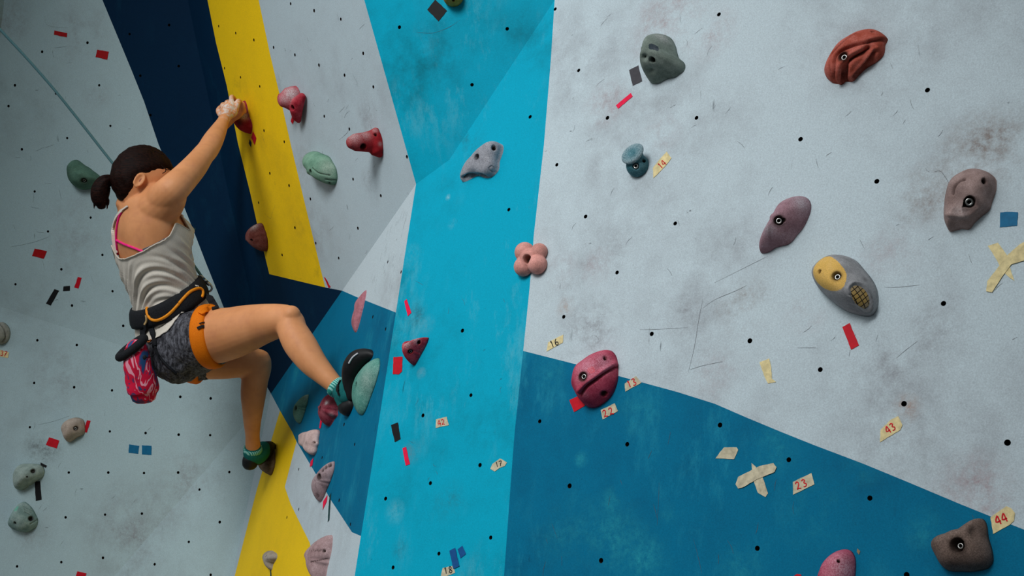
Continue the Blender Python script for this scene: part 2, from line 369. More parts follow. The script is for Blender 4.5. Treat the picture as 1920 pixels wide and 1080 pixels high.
# ------------------------------------------------------------------ climbing holds
MBOLT = flat('bolt_steel', (.42, .42, .40), .35, 1.0, bmp=0)
MSOCK = flat('bolt_socket', (.012, .011, .010), .8, bmp=0)
def cr(x0, y0, s, *pts): return [(x0 + x / s, y0 + y / s) for x, y in pts]
def radial(pts, c, ang):
    """largest radius of a closed polyline from c in each direction"""
    P = np.array(pts) - c; Q = np.roll(P, -1, 0)
    dx, dy = np.cos(ang)[:, None], np.sin(ang)[:, None]
    ex, ey = (Q - P)[:, 0][None], (Q - P)[:, 1][None]
    den = dx * ey - dy * ex; den = np.where(np.abs(den) < 1e-9, 1e-9, den)
    t = (P[:, 0][None] * ey - P[:, 1][None] * ex) / den
    s = (P[:, 0][None] * dy - P[:, 1][None] * dx) / den
    ok = (s >= -1e-6) & (s <= 1 + 1e-6) & (t > 0)
    return np.where(ok, t, 0).max(1)
def bolt_mesh(c, n, r, parent):
    """socket head bolt: a ring of steel with a dark hexagonal recess"""
    n = nrm(n); ex = nrm(np.cross([0.1, .2, 1.0], n)); ey = np.cross(n, ex); K = 18
    V, Fc, FM = [], [], []
    for rr, z in ((r, -.006), (r, .0), (r * .92, .0012), (r * .52, .0012), (r * .48, -.004)):
        V += [c + (ex * cos(2 * pi * k / K) + ey * sin(2 * pi * k / K)) * rr + n * z for k in range(K)]
    for q in range(4):
        for k in range(K):
            Fc.append([q * K + k, q * K + (k + 1) % K, (q + 1) * K + (k + 1) % K, (q + 1) * K + k]); FM.append(0 if q < 3 else 1)
    Fc.append([4 * K + k for k in range(K)]); FM.append(1)
    return child('bolt', V, Fc, [MBOLT, MSOCK], parent, fm=FM)
HOLD_GEO = {}
def hold(label, fc, outline, H, mat, prof=(2.6, .7), shift=(0, 0), holes=(), grooves=(), chalk=(), second=None, dark=(), ridges=(), dents=(), group=None, NA=140, NR=44, smooth=True, tilt=None, lump=.004):
    pl = PL[fc]; p0, n = pl
    tgt = np.array(smooth_path(outline, 10, True)) if smooth else np.array(outline, float)
    ct = np.array([(tgt[:, 0].max() + tgt[:, 0].min()) / 2, (tgt[:, 1].max() + tgt[:, 1].min()) / 2])
    ang = np.linspace(0, 2 * pi, NA, endpoint=False); rt = radial(tgt, ct, ang)
    base = hit(pl, *ct); e = projv(base + n * H)[:2] - projv(base)[:2]
    eu = nrm(e) if np.linalg.norm(e) > 1e-6 else np.array([1.0, 0]); ev = np.array([-eu[1], eu[0]])
    loc = np.stack([(tgt - ct) @ eu, (tgt - ct) @ ev], -1)                 # outline along / across the direction the hold sticks out
    lo, hi = loc.min(0), loc.max(0); sc_ = np.array([.8, .95]); of_ = np.array([-.35 * np.linalg.norm(e), 0.0])
    def base_px():
        q = loc * sc_ + of_; o2 = ct + eu * of_[0] + ev * of_[1]
        pts = ct + q[:, :1] * eu + q[:, 1:] * ev
        rb = radial(pts, o2, ang); return o2, rb
    cb_, rb = base_px()
    def grid(nr):
        B = np.array([hit(pl, cb_[0] + r * cos(a), cb_[1] + r * sin(a)) for r, a in zip(rb, ang)])
        C = hit(pl, cb_[0] + shift[0], cb_[1] + shift[1])
        rho = np.linspace(0, 1, nr + 1)[1:] ** .85
        h = H * (1 - rho ** prof[0]) ** prof[1]
        P = C + (B[None] - C) * rho[:, None, None] + n * h[:, None, None]
        top = C + n * H
        if tilt is not None:      # higher towards one side (direction in pixels)
            tv = np.array(tilt[:2]); q = projv(P)[..., :2] - ct
            k = 1 + (q @ tv) / max(1, rt.max())
            P = P + n * (h[:, None] * (np.clip(k, .25, 1.8) - 1))[..., None]
        return top, P
    for it in range(18):
        cb_, rb = base_px(); top, P = grid(12)
        q = projv(P)[..., :2].reshape(-1, 2) - ct; q = np.stack([q @ eu, q @ ev], -1); l2, h2 = q.min(0), q.max(0)
        sc_ = np.clip(sc_ + .7 * ((hi - lo) - (h2 - l2)) / (hi - lo), .28, 1.1); of_ = of_ + .7 * ((hi + lo) - (h2 + l2)) / 2
    cb_, rb0 = base_px(); k2 = np.ones(NA)
    for it in range(6):
        rb = rb0 * k2; top, P = grid(14)
        q = projv(P)[..., :2].reshape(-1, 2) - ct; aa = np.arctan2(q[:, 1], q[:, 0]) % (2 * pi); kk = np.round(aa / (2 * pi) * NA).astype(int) % NA
        rp = np.zeros(NA); np.maximum.at(rp, kk, np.hypot(q[:, 0], q[:, 1])); z = rp < 1e-3
        if z.any(): rp[z] = np.interp(ang[z], ang[~z], rp[~z], period=2 * pi)
        k2 = np.clip(k2 * np.clip(rt / rp, .85, 1.2) ** .6, .85, 1.25); ft = np.fft.rfft(k2); ft[7:] = 0; k2 = np.fft.irfft(ft, NA)
    rb = rb0 * k2
    top, P = grid(NR)
    V = np.concatenate([top[None], P.reshape(-1, 3)]); 
    Fc = [[0, 1 + k, 1 + (k + 1) % NA] for k in range(NA)]
    for i in range(NR - 1):
        for k in range(NA): Fc.append([1 + i * NA + k, 1 + (i + 1) * NA + k, 1 + (i + 1) * NA + (k + 1) % NA, 1 + i * NA + (k + 1) % NA])
    # gentle lumps so the resin looks cast
    if fc == 'L2': lump = min(lump, .0015)
    if lump:
        hh = np.clip(((V - p0) @ n) / H, 0, 1)
        V = V + n[None] * (np.array([mnoise.noise(Vector(v * 26)) for v in V]) * lump * hh)[:, None]
    a0 = V[Fc[0][1]] - V[Fc[0][0]]; b0 = V[Fc[0][2]] - V[Fc[0][0]]
    if np.dot(np.cross(a0, b0), n) < 0: Fc = [f[::-1] for f in Fc]
    bv = BVHTree.FromPolygons([Vector(v) for v in V], Fc)
    def surf(x, y):
        r = nrm(ray(x, y)); h = bv.ray_cast(Vector(CAM), Vector(r))
        if h[0] is None:
            h = bv.find_nearest(Vector(hit(pl, x, y, H * .6)))
        return np.array(h[0]), np.array(h[1])
    fa = np.array([f if len(f) == 4 else f + f[-1:] for f in Fc]); fn_ = np.cross(V[fa[:, 2]] - V[fa[:, 0]], V[fa[:, 3]] - V[fa[:, 1]]); VN = np.zeros_like(V)
    tri = np.array([len(f) == 3 for f in Fc]); fn_[tri] = np.cross(V[fa[tri, 1]] - V[fa[tri, 0]], V[fa[tri, 2]] - V[fa[tri, 0]])
    for j in range(4): np.add.at(VN, fa[:, j], fn_)
    VN /= np.linalg.norm(VN, axis=1)[:, None] + 1e-12
    lock = np.clip((((V - p0) @ n) - .0) / (.18 * H), 0, 1)[:, None]      # the rim stays on the wall
    V0 = V.copy(); mask = np.zeros((len(V), 3)); bolts = []
    for (pth, wpx, dep) in list(grooves) + [(a, b, -c) for a, b, c in ridges]:
        pts = [surf(*q)[0] for q in smooth_path(pth, 8)]; wm = wpx * mpp(pts[0])
        d = np.min([np.linalg.norm(V0 - p, axis=1) for p in pts], 0)
        g = np.exp(-(d / wm) ** 2); V = V - VN * lock * (g * dep)[:, None]
        if dep > 0: mask[:, 2] = np.maximum(mask[:, 2], g ** 2 * .55)
    for (x, y, rpx, dep) in dents:
        p, nn = surf(x, y); d = np.linalg.norm(V0 - p, axis=1); V = V - VN * lock * (np.exp(-(d / (rpx * mpp(p))) ** 2) * dep)[:, None]
    for hd in holes:
        x, y, rpx, dep = hd[:4]; p, nn = surf(x, y); ax = nrm(nn + n * .4); r = rpx * mpp(p)
        dv = V0 - p; al = dv @ ax; d = np.linalg.norm(dv - al[:, None] * ax[None], axis=1)
        near = np.linalg.norm(dv, axis=1) < 2.6 * r
        g = np.where(near, np.clip((r - d) / (r * .22), 0, 1), 0)
        V = V - ax[None] * (g * dep)[:, None]
        mask[:, 2] = np.maximum(mask[:, 2], np.clip(g * 1.0, 0, .93))
        rim = np.where(near, np.exp(-((d - r) / (r * .35)) ** 2), 0) * (hd[5] if len(hd) > 5 else .35)
        mask[:, 2] = np.maximum(mask[:, 2], rim)
        if len(hd) > 4 and hd[4]: bolts.append((p - ax * dep * .55, ax, r * hd[4]))
    for (x, y, rpx, amt) in chalk:
        p, _ = surf(x, y); d = np.linalg.norm(V0 - p, axis=1); mask[:, 0] = np.maximum(mask[:, 0], amt * np.exp(-(d / (rpx * mpp(p))) ** 2))
    for (x, y, rpx, amt) in dark:
        p, _ = surf(x, y); d = np.linalg.norm(V0 - p, axis=1); mask[:, 2] = np.maximum(mask[:, 2], amt * np.exp(-(d / (rpx * mpp(p))) ** 2))
    if second is not None:
        pr = projv(V0)[:, :2]; poly = [tuple(q) for q in smooth_path(second, 8, True)]
        mask[:, 1] = [1.0 if inpoly(q, poly) else 0.0 for q in pr]
    # flat back against the wall
    last = [1 + (NR - 1) * NA + k for k in range(NA)]
    Fb = last if np.dot(np.cross(V[last[1]] - V[last[0]], V[last[2]] - V[last[1]]), n) < 0 else last[::-1]
    o = mesh_obj('climbing_hold', V, Fc + [Fb], mat, loc=base + n * .001)
    ca = o.data.color_attributes.new('mask', 'FLOAT_COLOR', 'POINT')
    ca.data.foreach_set('color', np.concatenate([mask, np.ones((len(V), 1))], 1).astype('f').ravel())
    for b in bolts: bolt_mesh(*b, o)
    HOLD_GEO[label] = (bv, V, Fc)
    return tag(o, label, 'climbing hold', group)

SAGE = lin(118, 132, 122); ORED = lin(185, 84, 64); TAUPE = lin(160, 134, 128); PLUM = lin(166, 126, 136); GREY = lin(158, 158, 160)
CRIM = lin(178, 24, 48); ROSE = lin(205, 105, 125); SALMON = lin(226, 158, 146); SEA = lin(95, 145, 128); MAROON = lin(140, 40, 58); TAN = lin(205, 180, 165); PALE = lin(150, 170, 162)

# --- on the white and blue panel at right
g = lambda *p: cr(1170, 40, 8.308, *p)
hold('large grey green hold with an oval bolt hole above the black tape square', 'R', g((500, 185), (620, 200), (730, 290), (800, 450), (840, 530), (920, 620), (945, 700), (930, 790), (840, 855), (720, 890), (600, 945), (500, 965), (400, 920), (330, 850), (305, 760), (295, 660), (275, 560), (285, 420), (340, 290), (420, 210)),
     .085, hold_mat('sage_resin', SAGE, lin(30, 48, 58), .18, .18), prof=(2.2, .75), shift=(-14, 4), holes=[(*g((435, 600))[0], 6.5, .03, 0, .1)], dents=[(*g((310, 560))[0], 5, .012), (*g((415, 770))[0], 8, .008)],
     second=g((385, 360), (440, 350), (530, 395), (535, 465), (460, 440), (395, 430)), chalk=[(*g((600, 250))[0], 16, .5)])
g = lambda *p: cr(1530, 40, 8.307, *p)
hold('orange red rippled hold at the top right of the white panel', 'R', g((130, 740), (190, 560), (300, 380), (450, 260), (650, 150), (800, 118), (920, 130), (1040, 190), (1115, 275), (1080, 350), (1075, 460), (1040, 550), (940, 640), (800, 730), (680, 830), (580, 935), (450, 940), (400, 990), (340, 975), (250, 950), (170, 880), (130, 810)),
     .045, hold_mat('orange_red_resin', ORED, None, .30, .2, chalk_col=(.50, .42, .42)), prof=(3, .6), holes=[(*g((420, 545))[0], 8.5, .012, .72, .8), (*g((880, 155))[0], 3.2, .008)],
     grooves=[(g((640, 165), (450, 285), (260, 480), (200, 600), (205, 760), (265, 930)), 2.2, .007), (g((1085, 285), (880, 305), (700, 335), (500, 400), (340, 490), (275, 620), (285, 850), (305, 930)), 3, .010), (g((840, 380), (740, 480), (560, 570), (475, 680), (445, 800), (435, 930)), 5, .017), (g((920, 470), (820, 620), (700, 740), (600, 850)), 5, .013)],
     ridges=[(g((950, 420), (820, 540), (690, 690), (560, 850)), 4, .006), (g((330, 900), (360, 700), (500, 560), (700, 440)), 5, .006)])
g = lambda *p: cr(1740, 300, 7.2, *p)
hold('large taupe hold with a shallow crater beside the blue tape square', 'R', g((530, 125), (660, 120), (800, 160), (900, 235), (922, 330), (915, 430), (870, 560), (830, 680), (710, 780), (625, 860), (560, 942), (440, 935), (300, 962), (255, 910), (215, 790), (212, 600), (230, 470), (280, 310), (370, 200)),
     .055, hold_mat('taupe_resin', TAUPE, None, .16, .2), prof=(3.2, .62), holes=[(*g((560, 567))[0], 13.5, .016, .55, .4), (*g((760, 285))[0], 5.5, .014, 0, .5)],
     dents=[(*g((420, 560))[0], 28, .010)], grooves=[(g((310, 450), (350, 350), (420, 280), (490, 258)), 2.5, .006)], ridges=[(g((240, 730), (400, 760), (550, 745), (660, 660)), 5, .004)], chalk=[(*g((430, 700))[0], 16, .3)])
g = lambda *p: cr(1400, 350, 4.154, *p)
hold('plum grey teardrop hold with a bright bolt left of the taupe hold', 'R', g((400, 70), (460, 85), (497, 130), (500, 190), (470, 270), (420, 350), (360, 420), (300, 463), (210, 478), (160, 503), (100, 507), (78, 475), (110, 410), (150, 310), (190, 220), (260, 130), (330, 90)),
     .055, hold_mat('plum_resin', PLUM, None, .35, .3, chalk_col=(.45, .45, .48)), prof=(2.4, .75), holes=[(*g((248, 262))[0], 9.5, .012, .62, .7), (*g((285, 262))[0], 5, .007)], chalk=[(*g((430, 120))[0], 18, .6), (*g((170, 330))[0], 14, .5)])
hold('grey domed hold with a yellow face and an oval grid pad', 'R', g((505, 650), (560, 575), (650, 530), (740, 535), (840, 570), (930, 660), (1000, 760), (1028, 850), (1022, 940), (985, 1000), (920, 1012), (800, 980), (700, 920), (600, 830), (530, 740)),
     .075, hold_mat('grey_yellow_resin', GREY, lin(226, 180, 88), .18, .2), prof=(2.6, .65), shift=(6, 6), holes=[(*g((566, 660))[0], 4, .010, 0, .4), (*g((700, 695))[0], 9, .012, .66, .5)], second=g((520, 640), (580, 565), (655, 545), (735, 610), (778, 690), (755, 775), (700, 812), (610, 795), (535, 725)),
     ridges=[(g((800, 830), (790, 790), (830, 750), (900, 765), (950, 830), (975, 900), (965, 960), (920, 975), (850, 920), (805, 850)), 2.6, .005)], dents=[(*g((880, 862))[0], 14, .005)], dark=[(*g((920, 720))[0], 6, .4)])
# its grid pad
m, nt_, b_ = nmat('grid_pad', .6); pos_ = N(nt_, 'ShaderNodeTexCoord').outputs['Object']
br = N(nt_, 'ShaderNodeTexBrick'); br.offset = 0; br.inputs['Scale'].default_value = 1; br.inputs['Brick Width'].default_value = .0098; br.inputs['Row Height'].default_value = .0088; br.inputs['Mortar Size'].default_value = .0009
br.inputs['Color1'].default_value = (*lin(190, 155, 85), 1); br.inputs['Color2'].default_value = (*lin(165, 145, 110), 1); br.inputs['Mortar'].default_value = (.02, .013, .01, 1)
nt_.links.new(mapping(nt_, pos_, (radians(90), radians(8), radians(38)), (1, 1, 1)), br.inputs['Vector']); nt_.links.new(br.outputs['Color'], b_.inputs['Base Color'])
bv, _, _ = HOLD_GEO['grey domed hold with a yellow face and an oval grid pad']
owner = [o for o in COL.objects if o.get('label', '').startswith('grey domed hold')][0]
Vp, Fp = [], []
for i in range(9):
    for k in range(32):
        a = 2 * pi * k / 32; q = i / 8; x, y = 100 * q * cos(a), 66 * q * sin(a); t = radians(58)
        px, py = g((880 + x * cos(t) - y * sin(t), 862 + x * sin(t) + y * cos(t)))[0]
        h = bv.ray_cast(Vector(CAM), Vector(nrm(ray(px, py)))); Vp.append(np.array(h[0]) + R_[1] * (.0012 - .0010 * q - .004 * np.exp(-((1 - q) * 5) ** 2) * 0))
for i in range(8):
    for k in range(32): Fp.append([i * 32 + k, (i + 1) * 32 + k, (i + 1) * 32 + (k + 1) % 32, i * 32 + (k + 1) % 32])
tag(child('grip_pad', Vp, Fp, m, owner), 'oval pad with a yellow and dark grid')
g = lambda *p: cr(960, 540, 4, *p)
hold('big rose red hold with a lip on the white and blue edge', 'R', g((445, 690), (455, 620), (500, 560), (590, 500), (670, 468), (720, 463), (770, 500), (795, 560), (797, 640), (790, 720), (760, 790), (700, 860), (630, 895), (570, 890), (520, 850), (480, 790), (450, 740)),
     .065, hold_mat('rose_resin', lin(190, 52, 82), lin(232, 40, 60), .22, .25, chalk_col=lin(205, 150, 165)), prof=(2.6, .65), holes=[(*g((530, 662))[0], 8, .010, .68, .9), (*g((700, 526))[0], 4, .009, 0, .4), (*g((690, 795))[0], 6.5, .008, 0, .1)],
     grooves=[(g((512, 800), (560, 738), (620, 695), (700, 635), (792, 582)), 2.6, .013)], ridges=[(g((500, 770), (550, 715), (620, 665), (700, 610), (790, 556)), 5, .006)], second=g((570, 600), (610, 590), (622, 625), (590, 640), (567, 625)),
     chalk=[(*g((560, 590))[0], 28, .75), (*g((680, 560))[0], 24, .75), (*g((500, 680))[0], 14, .45), (*g((540, 800))[0], 10, .35)])
g = lambda *p: cr(1520, 950, 4.8, *p)
hold('dark brown pointed hold with a wide bolt hole below the tape reading 44', 'R', g((1500, 100), (1550, 110), (1585, 170), (1610, 280), (1640, 420), (1645, 500), (1600, 560), (1500, 580), (1400, 588), (1260, 580), (1180, 530), (1130, 450), (1090, 370), (1090, 310), (1140, 260), (1230, 230), (1350, 180), (1430, 130)),
     .05, hold_mat('dark_brown_resin', lin(122, 102, 92), None, .10, .55, chalk_col=(.30, .29, .29)), prof=(3.2, .6), holes=[(*g((1318, 342))[0], 13.5, .026, .45, .75)], dark=[(*g((1470, 220))[0], 12, .45), (*g((1300, 500))[0], 22, .35)], dents=[(*g((1470, 220))[0], 12, .006)])
hold('pink oval hold cut by the bottom edge of the photo', 'R', g((85, 560), (130, 480), (200, 420), (290, 385), (360, 395), (400, 450), (410, 530), (400, 640), (370, 760), (250, 800), (110, 760), (60, 660)),
     .045, hold_mat('pink_resin', lin(190, 70, 100), None, .3, .25, chalk_col=lin(215, 175, 185)), prof=(2.4, .7), holes=[(*g((252, 490))[0], 3.2, .008, 0, .3)], chalk=[(*g((300, 560))[0], 30, .75), (*g((330, 520))[0], 18, .5)])
g = lambda *p: cr(850, 250, 3.857, *p)
hold('speckled grey arched hold with a hollow underside on the cyan column', 'R', g((300, 62), (335, 63), (355, 95), (350, 170), (325, 260), (295, 312), (255, 320), (200, 312), (150, 312), (100, 322), (62, 332), (42, 318), (48, 285), (75, 235), (125, 165), (210, 95)),
     .036, hold_mat('speckled_grey_resin', lin(162, 164, 172), None, .15, .5, chalk_col=(.35, .35, .36)), prof=(5, .45), shift=(6, -4), holes=[(*g((168, 170))[0], 6, .022, 0, .2), (*g((292, 104))[0], 4.6, .014, 0, .3)], grooves=[(g((277, 234), (297, 254), (277, 276), (257, 254), (277, 234)), .9, .0025), (g((72, 326), (105, 308), (150, 303), (205, 304), (240, 318)), 3.2, .018)], tilt=(.15, -.35), chalk=[(*g((245, 178))[0], 6, .4)])
g = lambda *p: cr(480, 540, 4, *p)
hold('small crimson triangular hold beside the red tape on the cyan column', 'R', g((1283, 370), (1290, 398), (1262, 460), (1222, 530), (1182, 572), (1150, 562), (1130, 510), (1102, 480), (1096, 440), (1118, 402), (1190, 386)),
     .05, hold_mat('crimson_resin_small', lin(190, 36, 58), None, .2, .3), prof=(2.3, .75), shift=(-4, 0), holes=[(*g((1158, 478))[0], 4.6, .010, .62, .5), (*g((1222, 410))[0], 3.6, .010, 0, .3)], chalk=[(*g((1130, 420))[0], 8, .6), (*g((1200, 390))[0], 8, .5)])
hold('ochre hold at the top edge above the black tape diamond', 'U2', [(850 + 20 * cos(a), -9 + 22 * sin(a)) for a in np.linspace(0, 2 * pi, 12, endpoint=False)], .05, hold_mat('ochre_resin', lin(190, 145, 55), None, .15, .3), prof=(3, .5), holes=[(850, 1, 2.6, .01, 0, .4)])

# --- on the turned panel, upper part
g = lambda *p: cr(510, 140, 4.909, *p)
hold('green sloper hold with a smile groove below the red horn jug', 'L1', g((285, 790), (300, 740), (370, 711), (450, 722), (530, 760), (580, 840), (602, 900), (602, 960), (570, 1018), (510, 1005), (430, 965), (340, 920), (297, 850)),
     .056, hold_mat('green_sloper_resin', lin(112, 156, 132), None, .3, .25, chalk_col=lin(168, 170, 160)), prof=(2.3, .65), holes=[(*g((350, 895))[0], 5, .016, 0, .3), (*g((525, 1002))[0], 3, .01, 0, .2)], grooves=[(g((372, 862), (430, 908), (530, 928)), 1.4, .005), (g((495, 965), (545, 972), (600, 970)), 1.4, .005)], chalk=[(*g((520, 850))[0], 18, .5)])
g = lambda *p: cr(380, 150, 7.71, *p)
hand_hold = hold('crimson wedge hold gripped by the climber at the shaded blue and yellow edge', 'L1', g((480, 390), (540, 312), (590, 345), (650, 475), (714, 630), (712, 710), (682, 780), (600, 745), (520, 685), (430, 600), (410, 500)),
     .05, hold_mat('crimson_wedge_resin', lin(150, 18, 42), None, .06, .25), prof=(2.6, .6), chalk=[(*g((590, 520))[0], 8, 1.0), (*g((560, 470))[0], 8, .8)], dark=[(*g((530, 620))[0], 7, .8)])
g = lambda *p: cr(300, 0, 1.927, *p)
hold('brown red hold low on the shaded blue and yellow edge', 'L1', g((311, 850), (325, 824), (357, 807), (374, 815), (386, 850), (391, 890), (376, 909), (345, 896), (315, 872)), .052, hold_mat('brown_red_resin', lin(118, 58, 50), None, .12, .3), prof=(2.5, .65), chalk=[(*g((340, 818))[0], 8, .7)], holes=[(*g((330, 868))[0], 3, .01, 0, .2)])

# --- on the turned panel, lower part
g = lambda *p: cr(480, 540, 4, *p)
hold('thin pink sliver hold under the white triangle', 'L2', g((820, 20), (826, 48), (800, 170), (772, 275), (748, 328), (722, 300), (713, 260), (740, 150), (750, 95)), .015, hold_mat('pink_sliver_resin', lin(190, 120, 130), None, .25, .25, chalk_col=lin(160, 140, 160)), prof=(2.4, .65))
hold('small sea green hold left of the maroon hold', 'L2', g((388, 800), (386, 860), (360, 950), (325, 1010), (290, 990), (278, 930), (290, 880), (330, 830)), .030, hold_mat('small_green_resin', lin(92, 140, 122), None, .2, .25, chalk_col=lin(150, 165, 155)), prof=(2.2, .7), holes=[(*g((297, 900))[0], 4, .012, 0, .5)], chalk=[(*g((375, 815))[0], 7, .6)])
g = lambda *p: cr(560, 630, 6, *p)
hold('large sea green hold pressed by the black toe of the right shoe', 'L2', g((890, 251), (912, 300), (905, 400), (862, 560), (802, 720), (742, 850), (702, 886), (650, 850), (610, 750), (596, 650), (605, 560), (650, 440), (720, 350), (800, 282)),
     .033, hold_mat('sea_green_resin', lin(88, 160, 145), None, .5, .35, chalk_col=lin(165, 172, 165)), prof=(2.3, .7), holes=[(*g((643, 550))[0], 5.5, .014, 0, .3)], chalk=[(*g((760, 500))[0], 26, .5)])
hold('maroon rounded hold under the right shoe heel', 'L2', g((218, 810), (240, 760), (300, 690), (360, 645), (430, 680), (445, 850), (400, 950), (330, 1002), (285, 990), (240, 920)), .04, hold_mat('maroon_resin', lin(135, 38, 58), None, .15, .25), prof=(2.4, .65), holes=[(*g((236, 822))[0], 5, .016, 0, .3)], chalk=[(*g((312, 752))[0], 4, 1.0), (*g((370, 890))[0], 5, .4)], dark=[(*g((365, 755))[0], 6, .6)])
g = lambda *p: cr(530, 790, 3.725, *p)
hold('pale pink wedge hold over the blue and white edge', 'L2', g((112, 100), (118, 88), (170, 70), (248, 58), (256, 110), (243, 200), (216, 236), (180, 216), (112, 152)), .03, hold_mat('pale_pink_resin', lin(214, 186, 180), None, .2, .2), prof=(4, .5), holes=[(*g((217, 145))[0], 2.6, .01, 0, .3)], dark=[(*g((165, 150))[0], 4, .25)], NR=30)
hold('ridged shell hold with a row of holes below the pale pink wedge', 'L2', g((360, 280), (352, 370), (312, 470), (250, 557), (215, 512), (202, 440), (220, 388), (260, 340), (310, 300)), .036, hold_mat('shell_resin', lin(165, 142, 145), None, .2, .3), prof=(2.2, .7),
     holes=[(*g((252, 385))[0], 5, .012, 0, .8), (*g((280, 342))[0], 3, .006, 0, .6), (*g((302, 322))[0], 3, .006, 0, .6), (*g((330, 305))[0], 3.5, .006, 0, .6)], grooves=[(g((222, 420), (228, 480), (250, 540)), 2.2, .008)])
hold('big grey pink pocketed hold cut by the bottom edge', 'L2', g((338, 800), (345, 870), (325, 980), (297, 1080), (270, 1140), (230, 1110), (190, 1025), (160, 960), (160, 910), (200, 860), (270, 812)), .05, hold_mat('grey_pink_resin', lin(172, 140, 140), None, .25, .25), prof=(2.3, .68), holes=[(*g((288, 905))[0], 2.6, .008, 0, .6)],
     dark=[(*g((175 + i * 13, 905 - (i % 2) * 5))[0], 1.6, .8) for i in range(8)] + [(*g((200 + i * 14, 982 - i * 3))[0], 1.6, .8) for i in range(9)], grooves=[(g((175, 905), (280, 903)), 1.0, .003), (g((195, 984), (330, 955)), 1.0, .003)])
g = lambda *p: cr(480, 810, 4, *p)
hold('tiny grey hold low on the yellow band', 'L2', g((50, 940), (70, 902), (112, 890), (155, 910), (156, 950), (125, 1000), (108, 1036), (75, 1005)), .026, hold_mat('tiny_grey_resin', lin(160, 150, 138), None, .2, .25), prof=(2.3, .7), holes=[(*g((75, 930))[0], 2.2, .008, 0, .5)], NR=24)
g = lambda *p: cr(430, 780, 7.713, *p)
hold('dark brown hold under the left shoe on the yellow band', 'L2', g((415, 690), (480, 590), (560, 510), (640, 500), (667, 600), (662, 700), (632, 820), (590, 857), (520, 822), (450, 770)), .036, hold_mat('dark_foot_resin', lin(110, 88, 62), None, .08, .3), prof=(2.4, .65), chalk=[(*g((625, 520))[0], 2.5, 1.0)], NR=30)

# --- on the pale wall at left
g = lambda *p: cr(0, 270, 4, *p)
hold('green crescent hold behind the ponytail on the grey wall', 'LU', g((500, 195), (515, 150), (560, 117), (620, 148), (700, 200), (768, 262), (750, 305), (690, 336), (620, 341), (560, 316), (512, 260)), .07, hold_mat('green_crescent_resin', lin(88, 125, 108), None, .12, .3, chalk_col=lin(130, 150, 140)), prof=(2.4, .65), holes=[(*g((628, 277))[0], 5.5, .014, .5, .5)], dents=[(*g((560, 190))[0], 8, .008)], dark=[(*g((515, 215))[0], 8, .25)])
hold('pale grey round hold cut by the left edge of the photo', 'LL', [(2 + 18 * cos(a), 625 + 21 * sin(a)) for a in np.linspace(0, 2 * pi, 12, endpoint=False)], .05, hold_mat('pale_edge_resin', lin(165, 165, 155), None, .2, .2), prof=(2.6, .6), grooves=[([(0, 606), (9, 618), (11, 632), (4, 642)], 2, .006)])
hold('small beige hold touching a red tape strip on the grey wall', 'LL', [(115, 800), (122, 790), (140, 783), (155, 786), (160, 797), (159, 812), (146, 820), (129, 829), (121, 822), (116, 810)], .05, hold_mat('beige_resin', lin(182, 165, 150), None, .2, .2), prof=(2.6, .6), holes=[(142, 803, 4.2, .010, .6, .6)], dark=[(141, 795, 8, .25)])
g = lambda *p: cr(0, 810, 4, *p)
hold('pale teal bean hold above the black tape strip at lower left', 'LL', g((100, 310), (128, 262), (165, 240), (260, 238), (320, 255), (337, 300), (315, 342), (260, 380), (200, 416), (150, 436), (112, 420), (95, 365)), .06, hold_mat('pale_teal_resin', PALE, None, .3, .25), prof=(2.5, .65), holes=[(*g((247, 292))[0], 4.2, .012, 0, .5), (*g((202, 338))[0], 1.8, .006, 0, .3)])
hold('lowest pale teal scored hold at the lower left corner', 'LL', g((57, 680), (80, 620), (120, 560), (170, 525), (220, 545), (260, 600), (286, 660), (270, 715), (210, 749), (130, 741), (75, 715)), .06, hold_mat('scored_teal_resin', lin(135, 165, 160), lin(100, 175, 155), .4, .25), prof=(2.5, .65), holes=[(*g((232, 648))[0], 4.8, .014, 0, .5), (*g((110, 683))[0], 3, .01, 0, .4)],
     grooves=[(g((180, 560), (240, 590)), 1, .003), (g((185, 580), (235, 605)), 1, .003), (g((190, 600), (225, 620)), 1, .003), (g((230, 690), (275, 660)), 1.2, .004)], second=g((105, 590), (125, 560), (140, 560), (125, 590)))

# --- a flower shaped hold and a mushroom shaped hold, blended from lumps
def ball(c, r, sub=3, axes=None):
    bm = bmesh.new(); bmesh.ops.create_icosphere(bm, subdivisions=sub, radius=1)
    V = np.array([v.co[:] for v in bm.verts]); Fc = [[v.index for v in f.verts] for f in bm.faces]; bm.free()
    if axes is None: return np.asarray(c) + V * r, Fc
    A = np.array(axes); return np.asarray(c) + (V * np.asarray(r)) @ A, Fc
def union(parts, voxel, sm=4, smf=.5):
    """closed lumps and tubes fused into one continuous surface"""
    V, Fc = [], []
    for v, f in parts:
        b = len(V); V += [tuple(x) for x in v]; Fc += [[i + b for i in q] for q in f]
    me = bpy.data.meshes.new('fuse'); me.from_pydata(V, [], Fc); o = bpy.data.objects.new('fuse', me); COL.objects.link(o)
    bm = bmesh.new(); bm.from_mesh(me); bmesh.ops.recalc_face_normals(bm, faces=bm.faces); bm.to_mesh(me); bm.free()
    md = o.modifiers.new('r', 'REMESH'); md.mode = 'VOXEL'; md.voxel_size = voxel; md.adaptivity = 0
    if sm:
        s_ = o.modifiers.new('s', 'SMOOTH'); s_.factor = smf; s_.iterations = sm
    dg = bpy.context.evaluated_depsgraph_get(); ev = o.evaluated_get(dg); m2 = ev.to_mesh()
    V = np.empty(len(m2.vertices) * 3, 'f'); m2.vertices.foreach_get('co', V); V = V.reshape(-1, 3).astype(float)
    Fc = [list(p.vertices) for p in m2.polygons]
    ev.to_mesh_clear(); bpy.data.objects.remove(o); bpy.data.meshes.remove(me)
    return V, Fc
